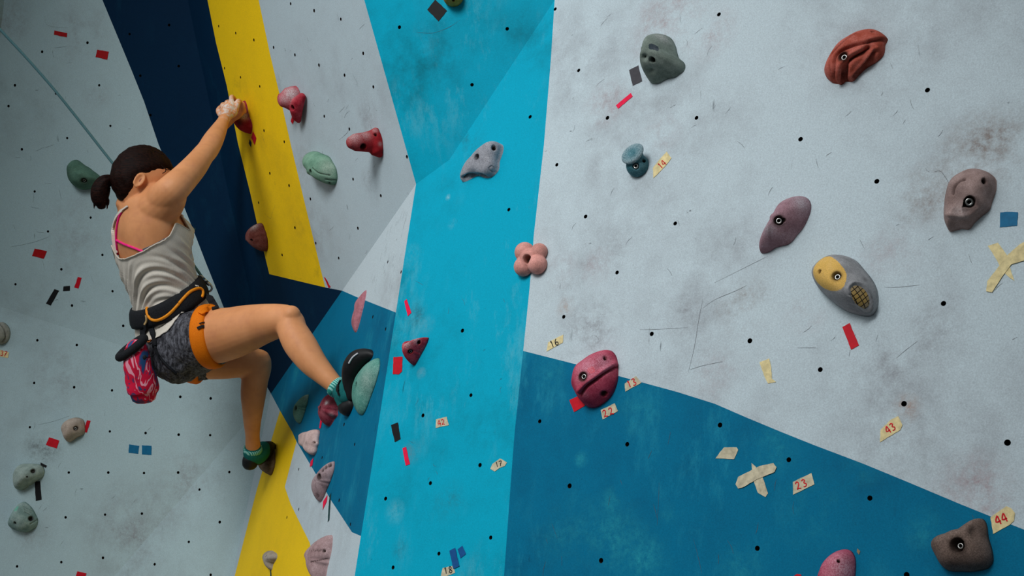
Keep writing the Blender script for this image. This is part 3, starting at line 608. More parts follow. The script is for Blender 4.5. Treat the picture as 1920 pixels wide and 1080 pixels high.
def add_mask(o, mask):
    ca = o.data.color_attributes.new('mask', 'FLOAT_COLOR', 'POINT')
    ca.data.foreach_set('color', np.concatenate([mask, np.ones((len(mask), 1))], 1).astype('f').ravel())
def tube(st, K=20, ref=None, cap=True):
    """closed tube through stations (point, semi axis a along ref, semi axis b)"""
    P = [np.array(s[0], float) for s in st]; V, Fc = [], []; prev = None
    for i, s in enumerate(st):
        t = nrm(P[min(i + 1, len(P) - 1)] - P[max(i - 1, 0)])
        r = np.array(ref if ref is not None else (prev if prev is not None else (0.31, .2, .93)), float)
        r = nrm(r - t * np.dot(r, t)); q = np.cross(r, t); prev = r
        a, b = s[1], s[2] if len(s) > 2 else s[1]
        V += [P[i] + r * a * cos(2 * pi * k / K) + q * b * sin(2 * pi * k / K) for k in range(K)]
    n_ = len(st)
    for i in range(n_ - 1):
        for k in range(K): Fc.append([i * K + k, i * K + (k + 1) % K, (i + 1) * K + (k + 1) % K, (i + 1) * K + k])
    if cap:
        for i, sg in ((0, -1), (n_ - 1, 1)):
            t = nrm(P[min(i + 1, n_ - 1)] - P[max(i - 1, 0)]); a = st[i][1] if len(st[i]) < 3 else (st[i][1] + st[i][2]) / 2
            ring = [i * K + k for k in range(K)]
            for f in (.55, .85):                       # rounded end
                b = len(V); c = P[i] + t * sg * a * (sin(acos(1 - f)) * .0 + f * .75); sc = (1 - f * f) ** .5
                V += [P[i] + (V[j] - P[i]) * sc + t * sg * a * f * .8 for j in [i * K + k for k in range(K)]]
                for k in range(K): Fc.append([ring[k], ring[(k + 1) % K], b + (k + 1) % K, b + k])
                ring = [b + k for k in range(K)]
            V.append(P[i] + t * sg * a * .8); 
            for k in range(K): Fc.append([ring[k], ring[(k + 1) % K], len(V) - 1])
    return V, Fc
# --- two red holds that jut far out of the wall: fused from blocks
def fused(label, fc, parts, voxel, mat, holes=(), chalk=(), sm=4, grooves=()):
    p0, n = PL[fc]; V, Fc = union(parts, voxel, sm); h_ = (V - p0) @ n; V = V - n[None] * np.minimum(h_ - .0004, 0)[:, None]
    bv = BVHTree.FromPolygons([Vector(v) for v in V], Fc); mask = np.zeros((len(V), 3)); V0 = V.copy()
    def surf(x, y):
        h = bv.ray_cast(Vector(CAM), Vector(nrm(ray(x, y))))
        return (np.array(h[0]), np.array(h[1])) if h[0] is not None else (np.array(bv.find_nearest(Vector(hit(PL[fc], x, y, .03)))[0]), n)
    for x, y, rp, dep in holes:
        p, nn = surf(x, y); r = rp * mpp(p); dv = V0 - p; d = np.linalg.norm(dv - (dv @ nn)[:, None] * nn[None], axis=1)
        gk = np.where(np.linalg.norm(dv, axis=1) < 2 * r, np.clip((r - d) / (r * .3), 0, 1), 0); V = V - nn[None] * (gk * dep)[:, None]; mask[:, 2] = np.maximum(mask[:, 2], gk * .93)
    for x, y, rp, amt in chalk:
        p, _ = surf(x, y); d = np.linalg.norm(V0 - p, axis=1); mask[:, 0] = np.maximum(mask[:, 0], amt * np.exp(-(d / (rp * mpp(p))) ** 2))
    o = mesh_obj('climbing_hold', V, Fc, mat, loc=V.mean(0)); add_mask(o, mask); return tag(o, label, 'climbing hold')
nL = PL['L1'][1]; PX = lambda x, y, o=0: hit(PL['L1'], x, y) + nL * o
upL = nrm(np.array([0, 0, 1.0]) - nL * nL[2]); sdL = np.cross(nL, upL)
fused('red two lobed pinch hold beside the yellow band', 'L1',
      [tube([(PX(557, 183, -.01), .040, .030), (PX(558, 184, .018), .041, .031), (PX(557, 185, .036), .038, .029), (PX(556, 186, .050), .026, .020)], 20, ref=upL),
       tube([(PX(574, 180, .014), .013), (PX(572, 190, .026), .022), (PX(569.5, 205, .028), .022), (PX(567, 219, .020), .016), (PX(566, 226, .012), .009)], 16), ball(PX(563, 200, .02), .02)],
      .0028, hold_mat('red_pinch_resin', CRIM, None, .12, .2), holes=[(547.5, 202, 5, .02)], chalk=[(545, 175, 16, .95), (534, 185, 12, .6)])
fused('glossy red horn jug with a chalky top left of the cyan panel', 'L1',
      [tube([(PX(707.5, 246, .004), .014), (PX(709, 256, .012), .022), (PX(711, 270, .014), .025), (PX(713.5, 284, .010), .022), (PX(715, 289, .004), .012)], 18),
       tube([(PX(708, 264, .0), .040, .03), (PX(708, 264.5, .025), .033, .027), (PX(707.5, 264, .050), .029, .025), (PX(707, 263, .078), .026, .023), (PX(707, 263, .088), .020, .018)], 20, ref=upL)],
      .0030, hold_mat('red_jug_resin', lin(158, 14, 26), None, .06, .2, chalk_col=lin(190, 160, 160)), holes=[(681, 276, 6.5, .018), (704.5, 252, 3.6, .010)], chalk=[(664, 256, 14, 1.0), (684, 252, 11, .85), (703, 244, 6, .7), (713, 270, 4, .7)])
n = R_[1]
parts = [ball(hit(R_, 994, 485, .012), .026)]
for x, y, r in ((984, 473, 19.5), (1011, 472, 16.5), (982, 500, 19), (1008, 496, 19)):
    p = hit(R_, x, y, .010); parts.append(ball(p, r * mpp(p)))
V, Fc = union(parts, .0022, 3)
c = hit(R_, 989, 486, .030); h_ = (V - R_[0]) @ n; V = V - n[None] * np.minimum(h_ - .0005, 0)[:, None]
d = np.linalg.norm((V - c) - ((V - c) @ n)[:, None] * n[None], axis=1); r = 8.5 * mpp(c); gk = np.clip((r - d) / (r * .25), 0, 1) * (((V - R_[0]) @ n) > .012)
V = V - n[None] * (gk * .026)[:, None]
mask = np.zeros((len(V), 3)); mask[:, 2] = gk * .93; cen = hit(R_, 994, 485, .02); mask[:, 2] = np.maximum(mask[:, 2], 0)
mask[:, 1] = np.clip(1.25 - np.abs(((V - R_[0]) @ n) - .006) / .02, 0, 1) * np.clip(1 - np.linalg.norm(V - hit(R_, 994, 485, .022), axis=1) / .03, 0, 1)
o = mesh_obj('climbing_hold', V, Fc, hold_mat('salmon_resin', SALMON, lin(190, 120, 80), .25, .25, chalk_col=lin(205, 165, 165)), loc=hit(R_, 994, 485))
add_mask(o, mask); bolt_mesh(hit(R_, 991, 487, .014), n, .006, o)
tag(o, 'salmon four lobed flower hold on the cyan and white edge', 'climbing hold')

c0 = hit(R_, 1196, 311, .006); k_ = mpp(c0)
ax = nrm(n * .55 + nrm(hit(R_, 1180, 283) - hit(R_, 1196, 311)) * .40 + nrm(CAM - c0) * .55)
a1 = nrm(hit(R_, 1204, 268) - hit(R_, 1166, 304)); a1 = nrm(a1 - ax * np.dot(a1, ax)); a2 = np.cross(ax, a1)
tip = hit(R_, 1185, 287, .040)
parts = [ball(c0, (22 * k_, 22 * k_, .030), axes=[nrm(np.cross(n, [0, 0, 1])), nrm(np.cross(n, np.cross(n, [0, 0, 1]))), n]),
         ball(tip - ax * .003, (.031, .026, .009), axes=[a1, a2, ax]), ball(tip - ax * .018, (.020, .018, .020), axes=[a1, a2, ax])]
V, Fc = union(parts, .0018, 4)
h_ = (V - R_[0]) @ n; V = V - n[None] * np.minimum(h_ - .0005, 0)[:, None]
q = V - tip; al = q @ ax; rr = np.hypot((q @ a1) / .024, (q @ a2) / .020)
V = V - ax[None] * (np.where(al > .0, np.clip(1 - rr, 0, 1) ** .5, 0) * .004)[:, None]
mask = np.zeros((len(V), 3)); mask[:, 0] = np.where(al > -.006, .8 * np.clip(rr - .35, 0, .9), 0)
o = mesh_obj('climbing_hold', V, Fc, hold_mat('teal_resin', lin(60, 116, 128), None, .35, .3, chalk_col=lin(165, 180, 185)), loc=c0)
pv = projv(V)[:, :2]
bvk = BVHTree.FromPolygons([Vector(v) for v in V], Fc)
for x, y, rp, bt in ((1191, 311, 7, .72), (1207, 301, 3.6, 0)):
    h = bvk.ray_cast(Vector(CAM), Vector(nrm(ray(x, y)))); hp, hn = np.array(h[0]), nrm(np.array(h[1]) + n); r = rp * mpp(hp)
    dd = V - hp; d = np.linalg.norm(dd - (dd @ hn)[:, None] * hn[None], axis=1); gk = np.where(np.linalg.norm(dd, axis=1) < 2 * r, np.clip((r - d) / (r * .3), 0, 1), 0)
    mask[:, 2] = np.maximum(mask[:, 2], gk * .93)
    for i in np.nonzero(gk)[0]: o.data.vertices[i].co -= Vector(hn * gk[i] * .008)
    if bt: bolt_mesh(hp - hn * .004, hn, r * bt, o)
add_mask(o, mask)
tag(o, 'small teal mushroom hold left of the tape reading 14', 'climbing hold')

# ------------------------------------------------------------------ the climber
def spl(rows, sub=5):
    """Catmull-Rom through rows of numbers"""
    return [tuple(r) for r in smooth_path(rows, sub)]
def limb(rows, sub=5, K=20):
    """rows: px, py, depth, radius in pixels"""
    return tube([(at(x, y, d), r * d / F) for x, y, d, r in spl(rows, sub)], K)
R0 = nrm([.60, -.80, 0]); SUB = 6
def frame_at(P, i):
    t = nrm(P[min(i + 1, len(P) - 1)] - P[max(i - 1, 0)])
    r = nrm(R0 - t * np.dot(R0, t)); bk = np.cross(r, t)
    if np.dot(bk, CAM - P[i]) < 0: bk = -bk
    return t, r, bk
#          px   py    d     a     b
TORSO = [(251, 368, 3.60, .060, .055), (261, 388, 3.60, .118, .070), (269, 412, 3.605, .140, .088), (277, 442, 3.615, .143, .100), (285, 474, 3.63, .136, .100),
         (295, 505, 3.645, .126, .094), (306, 535, 3.66, .122, .092), (317, 565, 3.675, .136, .100), (327, 597, 3.69, .148, .112), (335, 628, 3.70, .150, .118), (340, 656, 3.705, .135, .112), (344, 682, 3.71, .09, .08)]
TS = spl(TORSO, SUB)                              # fine stations; station t of TORSO is index t*SUB
TP = [at(x, y, d) for x, y, d, a, b in TS]
def torso_pt(t, th, off=0.0):
    """surface of the trunk: t along the spine in stations, th = 0 right, 90 back, 180 left, 270 front"""
    u = np.clip(t * SUB, 0, len(TS) - 1.001); i = int(u); f = u - i
    a = TS[i][3] * (1 - f) + TS[i + 1][3] * f; b = TS[i][4] * (1 - f) + TS[i + 1][4] * f
    _, r, bk = frame_at(TP, i); _, r2, bk2 = frame_at(TP, min(i + 1, len(TP) - 1)); r = r * (1 - f) + r2 * f; bk = bk * (1 - f) + bk2 * f
    c = TP[i] * (1 - f) + TP[i + 1] * f
    k = 1.0
    fr = max(0, -sin(th))                           # chest
    bust = .038 * fr ** 1.2 * exp(-((t - 3.2) / .95) ** 2)
    groove = -.012 * max(0, sin(th)) ** 10 * exp(-((t - 4.2) / 2.2) ** 2)          # spine
    return c + r * (a + off) * cos(th) + bk * (b + off + (bust if sin(th) < 0 else 0) + groove) * sin(th)
def torso_mesh(t0, t1, off=0.0, nt_=60, K=48):
    V, Fc = [], []
    for i in range(nt_ + 1):
        t = t0 + (t1 - t0) * i / nt_; V += [torso_pt(t, 2 * pi * k / K, off) for k in range(K)]
    for i in range(nt_):
        for k in range(K): Fc.append([i * K + k, i * K + (k + 1) % K, (i + 1) * K + (k + 1) % K, (i + 1) * K + k])
    Fc.append(list(range(K))); Fc.append([nt_ * K + k for k in range(K)])
    return V, Fc

# head: facing right, a little down and away
HC = at(267, 338, 3.60); hf = nrm([.86, .48, -.12]); hu = nrm(np.array([-.05, 0, 1]) - hf * np.dot(np.array([-.05, 0, 1]), hf)); hr = np.cross(hf, hu)
if np.dot(hr, CAM - HC) < 0: hr = -hr
def head_shape(sc=1.0):
    V, Fc = [], []; NU, NV = 40, 28
    for j in range(NV + 1):
        for k in range(NU):
            la = pi * (j / NV - .5); lo = 2 * pi * k / NU
            f, r, u = cos(la) * cos(lo), cos(la) * sin(lo), sin(la)
            low = max(0, -u)
            x = .096 * f * (1 + (.02 if f > 0 else .0)); y = .076 * r * (1 - .28 * low ** 1.5); z = .112 * u
            if f > 0 and u < 0: x *= 1 + .10 * low                       # jaw and chin forward
            if f < 0 and u < -.2: x *= 1 - .42 * (low - .2)              # nape tucks in
            V.append(HC + (hf * x + hr * y + hu * z) * sc)
    for j in range(NV):
        for k in range(NU): Fc.append([j * NU + k, j * NU + (k + 1) % NU, (j + 1) * NU + (k + 1) % NU, (j + 1) * NU + k])
    return V, Fc
def hp_(f, r, u): return HC + hf * f + hr * r + hu * u
ear_c = np.array(hp_(-.020, .0735, -.030))
EA = [nrm(hf * .35 + hu * .94), nrm(hf * .9 - hu * .33 + hr * .35), None]; EA[2] = np.cross(EA[0], EA[1])
ear_ring = [(ear_c + EA[0] * .024 * cos(a) + EA[1] * .014 * sin(a) + hr * (.005 + .006 * max(0, -sin(a))), .0042) for a in np.linspace(0, 2 * pi, 22)]
parts = [head_shape(), tube([(hp_(.100, 0, .004), .008, .008), (hp_(.112, 0, -.016), .010, .011), (hp_(.117, 0, -.030), .013, .011), (hp_(.104, 0, -.038), .012, .009)], 12),
         tube([(hp_(.094, 0, -.056), .016, .007), (hp_(.102, 0, -.058), .013, .005)], 12, ref=hr), tube([(hp_(.092, 0, -.068), .016, .006), (hp_(.100, 0, -.068), .012, .005)], 12, ref=hr),
         ball(hp_(.086, 0, -.092), .020), ball(hp_(.084, .034, .020), (.018, .02, .010), axes=[hf, hr, hu]), ball(hp_(.084, -.034, .020), (.018, .02, .010), axes=[hf, hr, hu]),
         tube(ear_ring, 10), ball(ear_c + hr * .002, (.022, .012, .004), axes=[EA[0], EA[1], EA[2]]), ball(ear_c - hu * .023 - hf * .004 + hr * .004, .0065),
         tube(ear_ring[:1] + [(p - 2 * hr * np.dot(p - HC, hr), r) for p, r in ear_ring], 10)]
# neck, shoulders, arms
parts += [limb([(266, 352, 3.60, 27), (254, 366, 3.605, 28), (252, 384, 3.61, 34)]), torso_mesh(.55, 11)]
RARM = [(288, 390, 3.55, 28), (308, 371, 3.512, 31), (326, 353, 3.50, 29), (346, 333, 3.55, 26), (365, 312, 3.61, 23.5), (380, 292, 3.66, 20.5), (390, 280, 3.70, 20), (399, 264, 3.74, 19), (409, 246, 3.80, 15.5), (417, 230, 3.85, 11.5), (421, 221, 3.87, 10.5)]
LARM = [(250, 398, 3.66, 26), (268, 388, 3.72, 26), (300, 368, 3.80, 23), (332, 346, 3.90, 20), (345, 336, 3.93, 18), (372, 302, 3.96, 16), (402, 258, 3.98, 12), (420, 234, 3.985, 10)]
parts += [limb(RARM), limb(LARM, K=16), limb([(262, 378, 3.595, 24), (285, 372, 3.56, 26), (312, 366, 3.52, 27)]), limb([(298, 458, 3.57, 12), (309, 432, 3.553, 15), (311, 404, 3.54, 20), (315, 378, 3.52, 26), (322, 358, 3.505, 27)])]
parts += [limb([(272, 404, 3.575, 38), (298, 390, 3.545, 40), (318, 370, 3.515, 33)])]
# right hand: palm, four unequal fingers over the top of the hold, thumb at the side
def digits(rows, K=12): return limb(rows, 4, K)
rhand = [limb([(419, 227, 3.86, 10), (421, 222, 3.87, 10.5), (425, 213, 3.885, 12.5), (430, 205, 3.90, 13.5), (434, 199, 3.91, 12)], 4, 18), limb([(424, 216, 3.885, 10), (436, 211, 3.895, 9), (441, 203, 3.905, 7)], 4, 14), limb([(421, 218, 3.88, 9), (421, 205, 3.90, 8), (424, 200, 3.91, 6)], 4, 14)]
rhand += [digits([(441, 206, 3.90, 5.4), (445, 195, 3.905, 5.2), (446.5, 189.5, 3.925, 4.6), (450, 191, 3.95, 4.2), (452, 196, 3.97, 3.6)]),
          digits([(435, 203, 3.90, 5.2), (434.5, 191, 3.905, 4.6), (433.5, 183, 3.915, 4.2), (436, 181.5, 3.94, 3.8), (441, 187, 3.97, 3.6)]),
          digits([(429, 204, 3.90, 5.0), (425.5, 195.5, 3.905, 4.6), (425.5, 191.5, 3.925, 4.2), (431, 190.5, 3.955, 3.8), (438, 193, 3.98, 3.4)]),
          digits([(422.5, 207, 3.90, 4.6), (417.5, 199.5, 3.905, 4.2), (417, 196, 3.925, 3.8), (423, 194.5, 3.955, 3.5), (431, 197, 3.98, 3.1)]),
          digits([(420, 221, 3.88, 6.2), (412, 213.5, 3.895, 5.2), (409.5, 206.5, 3.915, 4.7), (413, 201, 3.94, 4.0)])]
# left hand, matched on the same hold behind the right one
lhand = [limb([(416, 240, 3.98, 10), (420, 234, 3.985, 10), (430, 222, 3.985, 11.5), (440, 212, 3.985, 11)], 4, 16),
          digits([(441, 210, 3.975, 5), (448, 200, 3.96, 4.8), (453.5, 193.5, 3.955, 4.6), (456, 200, 3.957, 4.3), (455.5, 206, 3.962, 3.8)]), digits([(444, 212, 3.98, 4.6), (452, 205, 3.965, 4.4), (457, 205, 3.965, 4.0), (459, 210, 3.97, 3.4)]),
          digits([(436, 206, 3.985, 4.8), (441, 196, 3.985, 4.4), (446, 193, 3.99, 4.0), (450, 198, 3.995, 3.4)]), digits([(431, 208, 3.99, 4.4), (433, 199, 3.995, 4.0), (439, 196, 4.0, 3.6), (444, 200, 4.005, 3.2)]),
          digits([(434, 224, 3.98, 5.6), (444, 220, 3.97, 4.8), (452, 214, 3.965, 4.2), (456, 209, 3.965, 3.4)])]
# legs
RTH = [(344, 650, 3.63, 52), (362, 640, 3.60, 55), (385, 632, 3.57, 54), (410, 629, 3.545, 52), (436, 624, 3.51, 48.5), (462, 616, 3.475, 44.5), (490, 608, 3.44, 38.5), (518, 602, 3.40, 33), (540, 599, 3.375, 28)]
RSH = [(538, 599, 3.375, 27), (545, 606, 3.365, 27), (548, 619, 3.355, 28), (557, 637, 3.34, 30), (568, 654, 3.325, 30), (586, 679, 3.305, 26.5), (604, 698, 3.29, 22), (620, 714, 3.275, 18.5), (632, 726, 3.265, 16), (646, 736, 3.255, 15)]
LTH = [(330, 655, 3.72, 50), (352, 664, 3.72, 48), (380, 672, 3.72, 40), (420, 676, 3.72, 35), (455, 677, 3.72, 31), (478, 680, 3.72, 28)]
LSH = [(481, 676, 3.72, 27), (482, 690, 3.725, 26.5), (478, 712, 3.735, 25), (475, 740, 3.755, 23.5), (474, 765, 3.775, 20), (473, 790, 3.80, 16.5), (473.5, 815, 3.83, 13.5), (474, 832, 3.85, 14), (475, 848, 3.865, 14)]
parts += [limb(RTH, K=28), limb(RSH, K=24), limb(LTH, K=24), limb(LSH, K=22), ball(at(546, 590, 3.352), .029), ball(at(335, 668, 3.60), .082), ball(at(318, 655, 3.66), .09)]
# feet inside the shoes
RFOOT = [(642, 736, 3.255, 13), (650, 744, 3.24, 12), (656, 735, 3.228, 10), (658, 712, 3.218, 9), (665, 690, 3.205, 9), (674, 676, 3.195, 8)]
LFOOT = [(474, 850, 3.868, 12), (474, 857, 3.873, 11), (484, 854, 3.90, 10), (493, 849, 3.925, 9)]
parts += [limb(RFOOT), limb(LFOOT)]
BV, BF = union(parts, .0034, 12, .5)
for hh in (rhand, lhand):                           # the hands keep a finer surface so the fingers stay apart
    v2, f2 = union(hh, .0017, 3, .5); b_ = len(BV); BV = np.concatenate([BV, v2]); BF = BF + [[i + b_ for i in q] for q in f2]

person = bpy.data.objects.new('person', None); COL.objects.link(person); person.location = at(340, 700, 3.68)
tag(person, 'person climbing in white tank top, dark shorts and orange black harness, arms reaching up', 'person')
PLOC = np.array(person.location)
# skin, with chalk on the hand
m, nt_, b_ = nmat('skin', .55, spec=.3); pos_ = N(nt_, 'ShaderNodeNewGeometry').outputs['Position']
c1 = mix(nt_, rng(nt_, noise(nt_, pos_, 9, 4), .35, .65), (.67, .28, .112), (.80, .355, .155))
c1 = mix(nt_, math(nt_, 'MULTIPLY', rng(nt_, noise(nt_, pos_, 24, 3), .5, .75), .25), c1, (.46, .15, .09))
for (x, y, d, r, lo, hi) in ((433, 200, 3.90, .062, .40, .58), (426, 214, 3.88, .055, .5, .62)):
    cc = at(x, y, d); dv = N(nt_, 'ShaderNodeVectorMath', operation='DISTANCE'); nt_.links.new(pos_, dv.inputs[0]); dv.inputs[1].default_value = cc
    fk = math(nt_, 'MULTIPLY', rng(nt_, dv.outputs['Value'], r, r * .35), rng(nt_, noise(nt_, pos_, 70, 4, .7), lo, hi), clamp=True); c1 = mix(nt_, math(nt_, 'MULTIPLY', fk, .95), c1, (.75, .71, .68))
nt_.links.new(c1, b_.inputs['Base Color']); b_.inputs['Subsurface Weight'].default_value = .08; b_.inputs['Subsurface Radius'].default_value = (.02, .008, .005); b_.inputs['Subsurface Scale'].default_value = .3
bump(nt_, b_, noise(nt_, pos_, 260, 3), .12, .001)
child('body', BV, BF, m, person)
body_bvh = BVHTree.FromPolygons([Vector(v) for v in BV], BF)

child('ear_hollow', *ball(ear_c + hr * .0045 + hf * .002, (.013, .006, .0025), 3, axes=EA), flat('inner_ear', (.36, .12, .07), .6, bmp=0), person)
# hair: a cap that leaves the face and ears free, ponytail and tie
def hair_mat():
    m, nt, b = nmat('hair', .5, spec=.07)
    t = N(nt, 'ShaderNodeNewGeometry').outputs['Position']
    q = mapping(nt, t, (.2, radians(35), .3), (30, 260, 260)); n1 = noise(nt, q, 1.0, 4, .7)
    nt.links.new(mix(nt, rng(nt, n1, .35, .7), (.002, .0012, .0012), (.026, .008, .005)), b.inputs['Base Color'])
    bump(nt, b, n1, .6, .003); return m
MHAIR = hair_mat()
hv, hfc = head_shape(1.0)
HV = []
for v in hv:
    q = np.array(v) - HC; f, r, u = np.dot(q, hf) / .096, np.dot(q, hr) / .076, np.dot(q, hu) / .112
    # hairline: forehead high, sideburn by the ear, then down to the nape
    line = float(np.interp(u, [-.9, -.5, -.25, .05, .28, .45, .6], [-.5, -.36, -.16, 0, .35, .9, 1.25]))
    k = 1 / (1 + exp((f - line) * 20))
    earcut = exp(-(((f + .18) / .16) ** 2 + ((u + .28) / .20) ** 2)) if abs(r) > .6 else 0
    low = 1 / (1 + exp(-(u + .74 - .25 * f) * 14))
    k *= (1 - .9 * earcut) * low
    HV.append(HC + q * (.93 + .145 * k) + nrm(q) * .002 * sin(f * 40 + u * 9) * k)
me = union([(HV, hfc)], .004, 3)
hair = child('hair', me[0], me[1], MHAIR, person)
PT = [(221, 336, 3.575, 7), (213, 336.5, 3.57, 7.5), (204, 338, 3.565, 11), (195, 343, 3.56, 14), (189, 355, 3.56, 16.5), (187, 368, 3.56, 16), (189, 380, 3.56, 13), (190, 386, 3.56, 8)]
V, Fc = limb(PT, 8, 40); V = np.array(V)
rs = random.Random(3); sv = [rs.uniform(-1, 1) for _ in range(40)]
for i in range(len(V)):
    k = i % 40; V[i] += np.array([sv[k], sv[(k * 7) % 40], 0]) * .0022
for i in range(14):                                # loose strand tips
    a, b = rs.uniform(176, 204), rs.uniform(380, 388); v2, f2 = limb([(187 + (a - 187) * .6, 366, 3.56, 3), (a, b - 8, 3.56, 2.2), (a + rs.uniform(-2, 2), b + rs.uniform(0, 4), 3.56, .6)], 3, 6)
    base_ = len(V); V = np.concatenate([V, np.array(v2)]); Fc += [[j + base_ for j in f] for f in f2]
child('ponytail', V, Fc, MHAIR, hair)
tie = [(at(213.5, 336.5, 3.568) + (nrm([.1, .3, 1]) * cos(a) + nrm([.15, 1, -.3]) * sin(a)) * .0135, .0065) for a in np.linspace(0, 2 * pi, 20)]
tag(child('hair_tie', *tube(tie, 10), flat('pink_tie', lin(232, 140, 140), .8), hair), 'pink hair tie')
# strands over the forehead
V, Fc = [], []
for (a) in ([(308, 312), (311, 320), (305, 325)], [(300, 308), (312, 318), (317, 317)], [(290, 284), (306, 289), (316, 298)], [(298, 287), (304, 284), (302, 290)]):
    v2, f2 = limb([(x, y, 3.545, .8) for x, y in a], 4, 6); b = len(V); V += list(v2); Fc += [[j + b for j in f] for f in f2]
child('hair_strand', V, Fc, MHAIR, hair)
# closed eye and brow on each side
MLASH = flat('lash', (.02, .01, .008), .7, bmp=0)
for sgn in (1, -1):
    v2, f2 = tube([(hp_(.0985 - .016 * abs(t) ** 1.5 - .012 * max(0, t), sgn * (.033 + .015 * t), .004 - .004 * (1 - t * t)), .0016) for t in np.linspace(-1, 1, 9)], 8); child('eyelash', v2, f2, MLASH, person)
    v2, f2 = tube([(hp_(.103 - .014 * abs(t) ** 1.5 - .014 * max(0, t), sgn * (.033 + .018 * t), .026 + .003 * (1 - t * t)), .0026) for t in np.linspace(-1, 1, 9)], 8); child('eyebrow', v2, f2, MHAIR, person)
v2, f2 = tube([(hp_(.1085 - .012 * t * t, .018 * t, -.063), .0024) for t in np.linspace(-1, 1, 9)], 8); child('mouth', v2, f2, flat('lip', (.42, .13, .11), .5), person)

# tank top: follows the trunk, low scooped back, folds gathered towards the waist
def cloth_mat(name, c, c2, scale=420, rough=.9, fold=None):
    m, nt, b = nmat(name, rough, spec=.1); pos = N(nt, 'ShaderNodeNewGeometry').outputs['Position']
    n1 = noise(nt, pos, scale, 3, .7); n2 = noise(nt, pos, 14, 4)
    col = mix(nt, rng(nt, n1, .35, .65), c, c2); col = mix(nt, math(nt, 'MULTIPLY', rng(nt, n2, .4, .8), .3), col, tuple(x * .7 for x in c))
    nt.links.new(col, b.inputs['Base Color']); bump(nt, b, n1, .35, .0012); return m
def clear(V, bvs, gap, centre):
    """push cloth outwards until it lies over the surfaces beneath it"""
    V = np.array(V)
    for _ in range(5):
        for bv in bvs:
            for i in range(len(V)):
                h = bv.find_nearest(Vector(V[i]))
                if h[0] is None: continue
                nn = np.array(h[1]); d = np.dot(V[i] - np.array(h[0]), nn)
                if d < gap and h[3] < .09: V[i] = V[i] + nn * (gap - d)
    return V
# shorts
sp = [torso_mesh(8.1, 10.9, .006)]
sp += [limb([(x, y, d, r + 4.5) for x, y, d, r in [(344, 652, 3.63, 54), (358, 645, 3.61, 57), (372, 638, 3.59, 56), (384, 634, 3.575, 54), (398, 630, 3.56, 52.5)]], K=28), limb([(x, y, d, r + 4) for x, y, d, r in LTH[:3]], K=24), ball(at(335, 668, 3.60), .090), ball(at(318, 655, 3.66), .098)]
SV, SF = union(sp, .0045, 3)
SV = np.array([v + nrm(v - at(345, 645, 3.68)) * (.0055 * mnoise.noise(Vector((v[0] * 34, v[1] * 34, v[2] * 22))) + .0035 * abs(mnoise.noise(Vector((v[0] * 70 + v[2] * 40, v[1] * 60, v[2] * 30))))) for v in SV])
MSHORT, nt_, b_ = nmat('crinkled_charcoal', .7, spec=.3); pos_ = N(nt_, 'ShaderNodeNewGeometry').outputs['Position']
n1 = noise(nt_, mapping(nt_, pos_, (0, .5, 0), (60, 60, 26)), 1.6, 5, .75); nt_.links.new(mix(nt_, rng(nt_, n1, .42, .62), (.018, .018, .024), (.15, .155, .18)), b_.inputs['Base Color']); bump(nt_, b_, n1, .8, .006)
child('shorts', SV, SF, MSHORT, person)
short_bvh = BVHTree.FromPolygons([Vector(v) for v in SV], SF)

MTANK = cloth_mat('cream_knit', (.80, .745, .645), (.66, .61, .53))
NT, NK = 90, 120
NLX = [205, 217, 222, 228, 238, 255, 272, 287, 307, 317, 323, 327, 333, 355, 370]; NLY = [440, 470, 478, 484, 484, 477, 469, 459, 450, 441, 430, 419, 420, 434, 445]
NECK_TAB = {}
def neckline(th):
    """top edge of the tank in stations: low on the back at left, rising to the right armpit, high in front"""
    d = degrees(th) % 360; key = round(d, 3)
    if key in NECK_TAB: return NECK_TAB[key]
    xs = [0, 25, 45, 70, 95, 120, 140, 160, 180, 205, 240, 270, 300, 335, 360]; ys = [2.1, 2.35, 2.75, 3.25, 3.75, 4.15, 4.25, 3.9, 3.0, 2.2, 1.9, 2.2, 2.3, 2.2, 2.1]
    t = float(np.interp(d, xs, ys)); dd = d if d < 200 else d - 360
    if -50 < dd < 125:
        for q in np.linspace(1.7, 5.0, 120):
            p = projv(torso_pt(q, th, .006))
            if p[1] > np.interp(p[0], NLX, NLY): t = float(q); break
    NECK_TAB[key] = t; return t
V, Fc = [], []
for i in range(NT + 1):
    for k in range(NK):
        th = 2 * pi * k / NK; t0 = neckline(th); t1 = 8.55 - .35 * cos(th + radians(53)) + .06 * sin(3 * th); q = i / NT; t = t0 + (t1 - t0) * q
        ph = t * .8 + 1.7 * cos(th - .5) + .4 * sin(2 * th)
        amp = .0085 * min(1, q * 4) * (.45 + .55 * exp(-((t - 5.6) / 1.6) ** 2))
        wv = sin(ph * 9.5 + 1.5 * mnoise.noise(Vector((cos(th) * 2, sin(th) * 2, t * .7)))) * (.45 + .55 * mnoise.noise(Vector((cos(th) * 1.7 + 5, sin(th) * 1.7, t * .9)))) + .4 * sin(ph * 17 + 2 * th)
        off = .010 + .006 * exp(-((t - 5.3) / 1.2) ** 2) + amp * wv + (.0015 if i in (0, 1) else 0)
        V.append(torso_pt(t, th, off))
V = clear(V, [body_bvh, short_bvh], .0055, None)
for i in range(NT):
    for k in range(NK): Fc.append([i * NK + k, i * NK + (k + 1) % NK, (i + 1) * NK + (k + 1) % NK, (i + 1) * NK + k])
tank = child('tank_top', V, Fc, MTANK, person)
sd = tank.modifiers.new('solid', 'SOLIDIFY'); sd.thickness = .003; sd.offset = -1
tank_bvh = BVHTree.FromPolygons([Vector(v) for v in V], Fc)
edge = [V[k % NK] for k in range(NK + 1)]
child('neck_edge', *tube([(p, .0026) for p in edge], 8), cloth_mat('cream_binding', (.66, .60, .50), (.58, .52, .43)), tank)
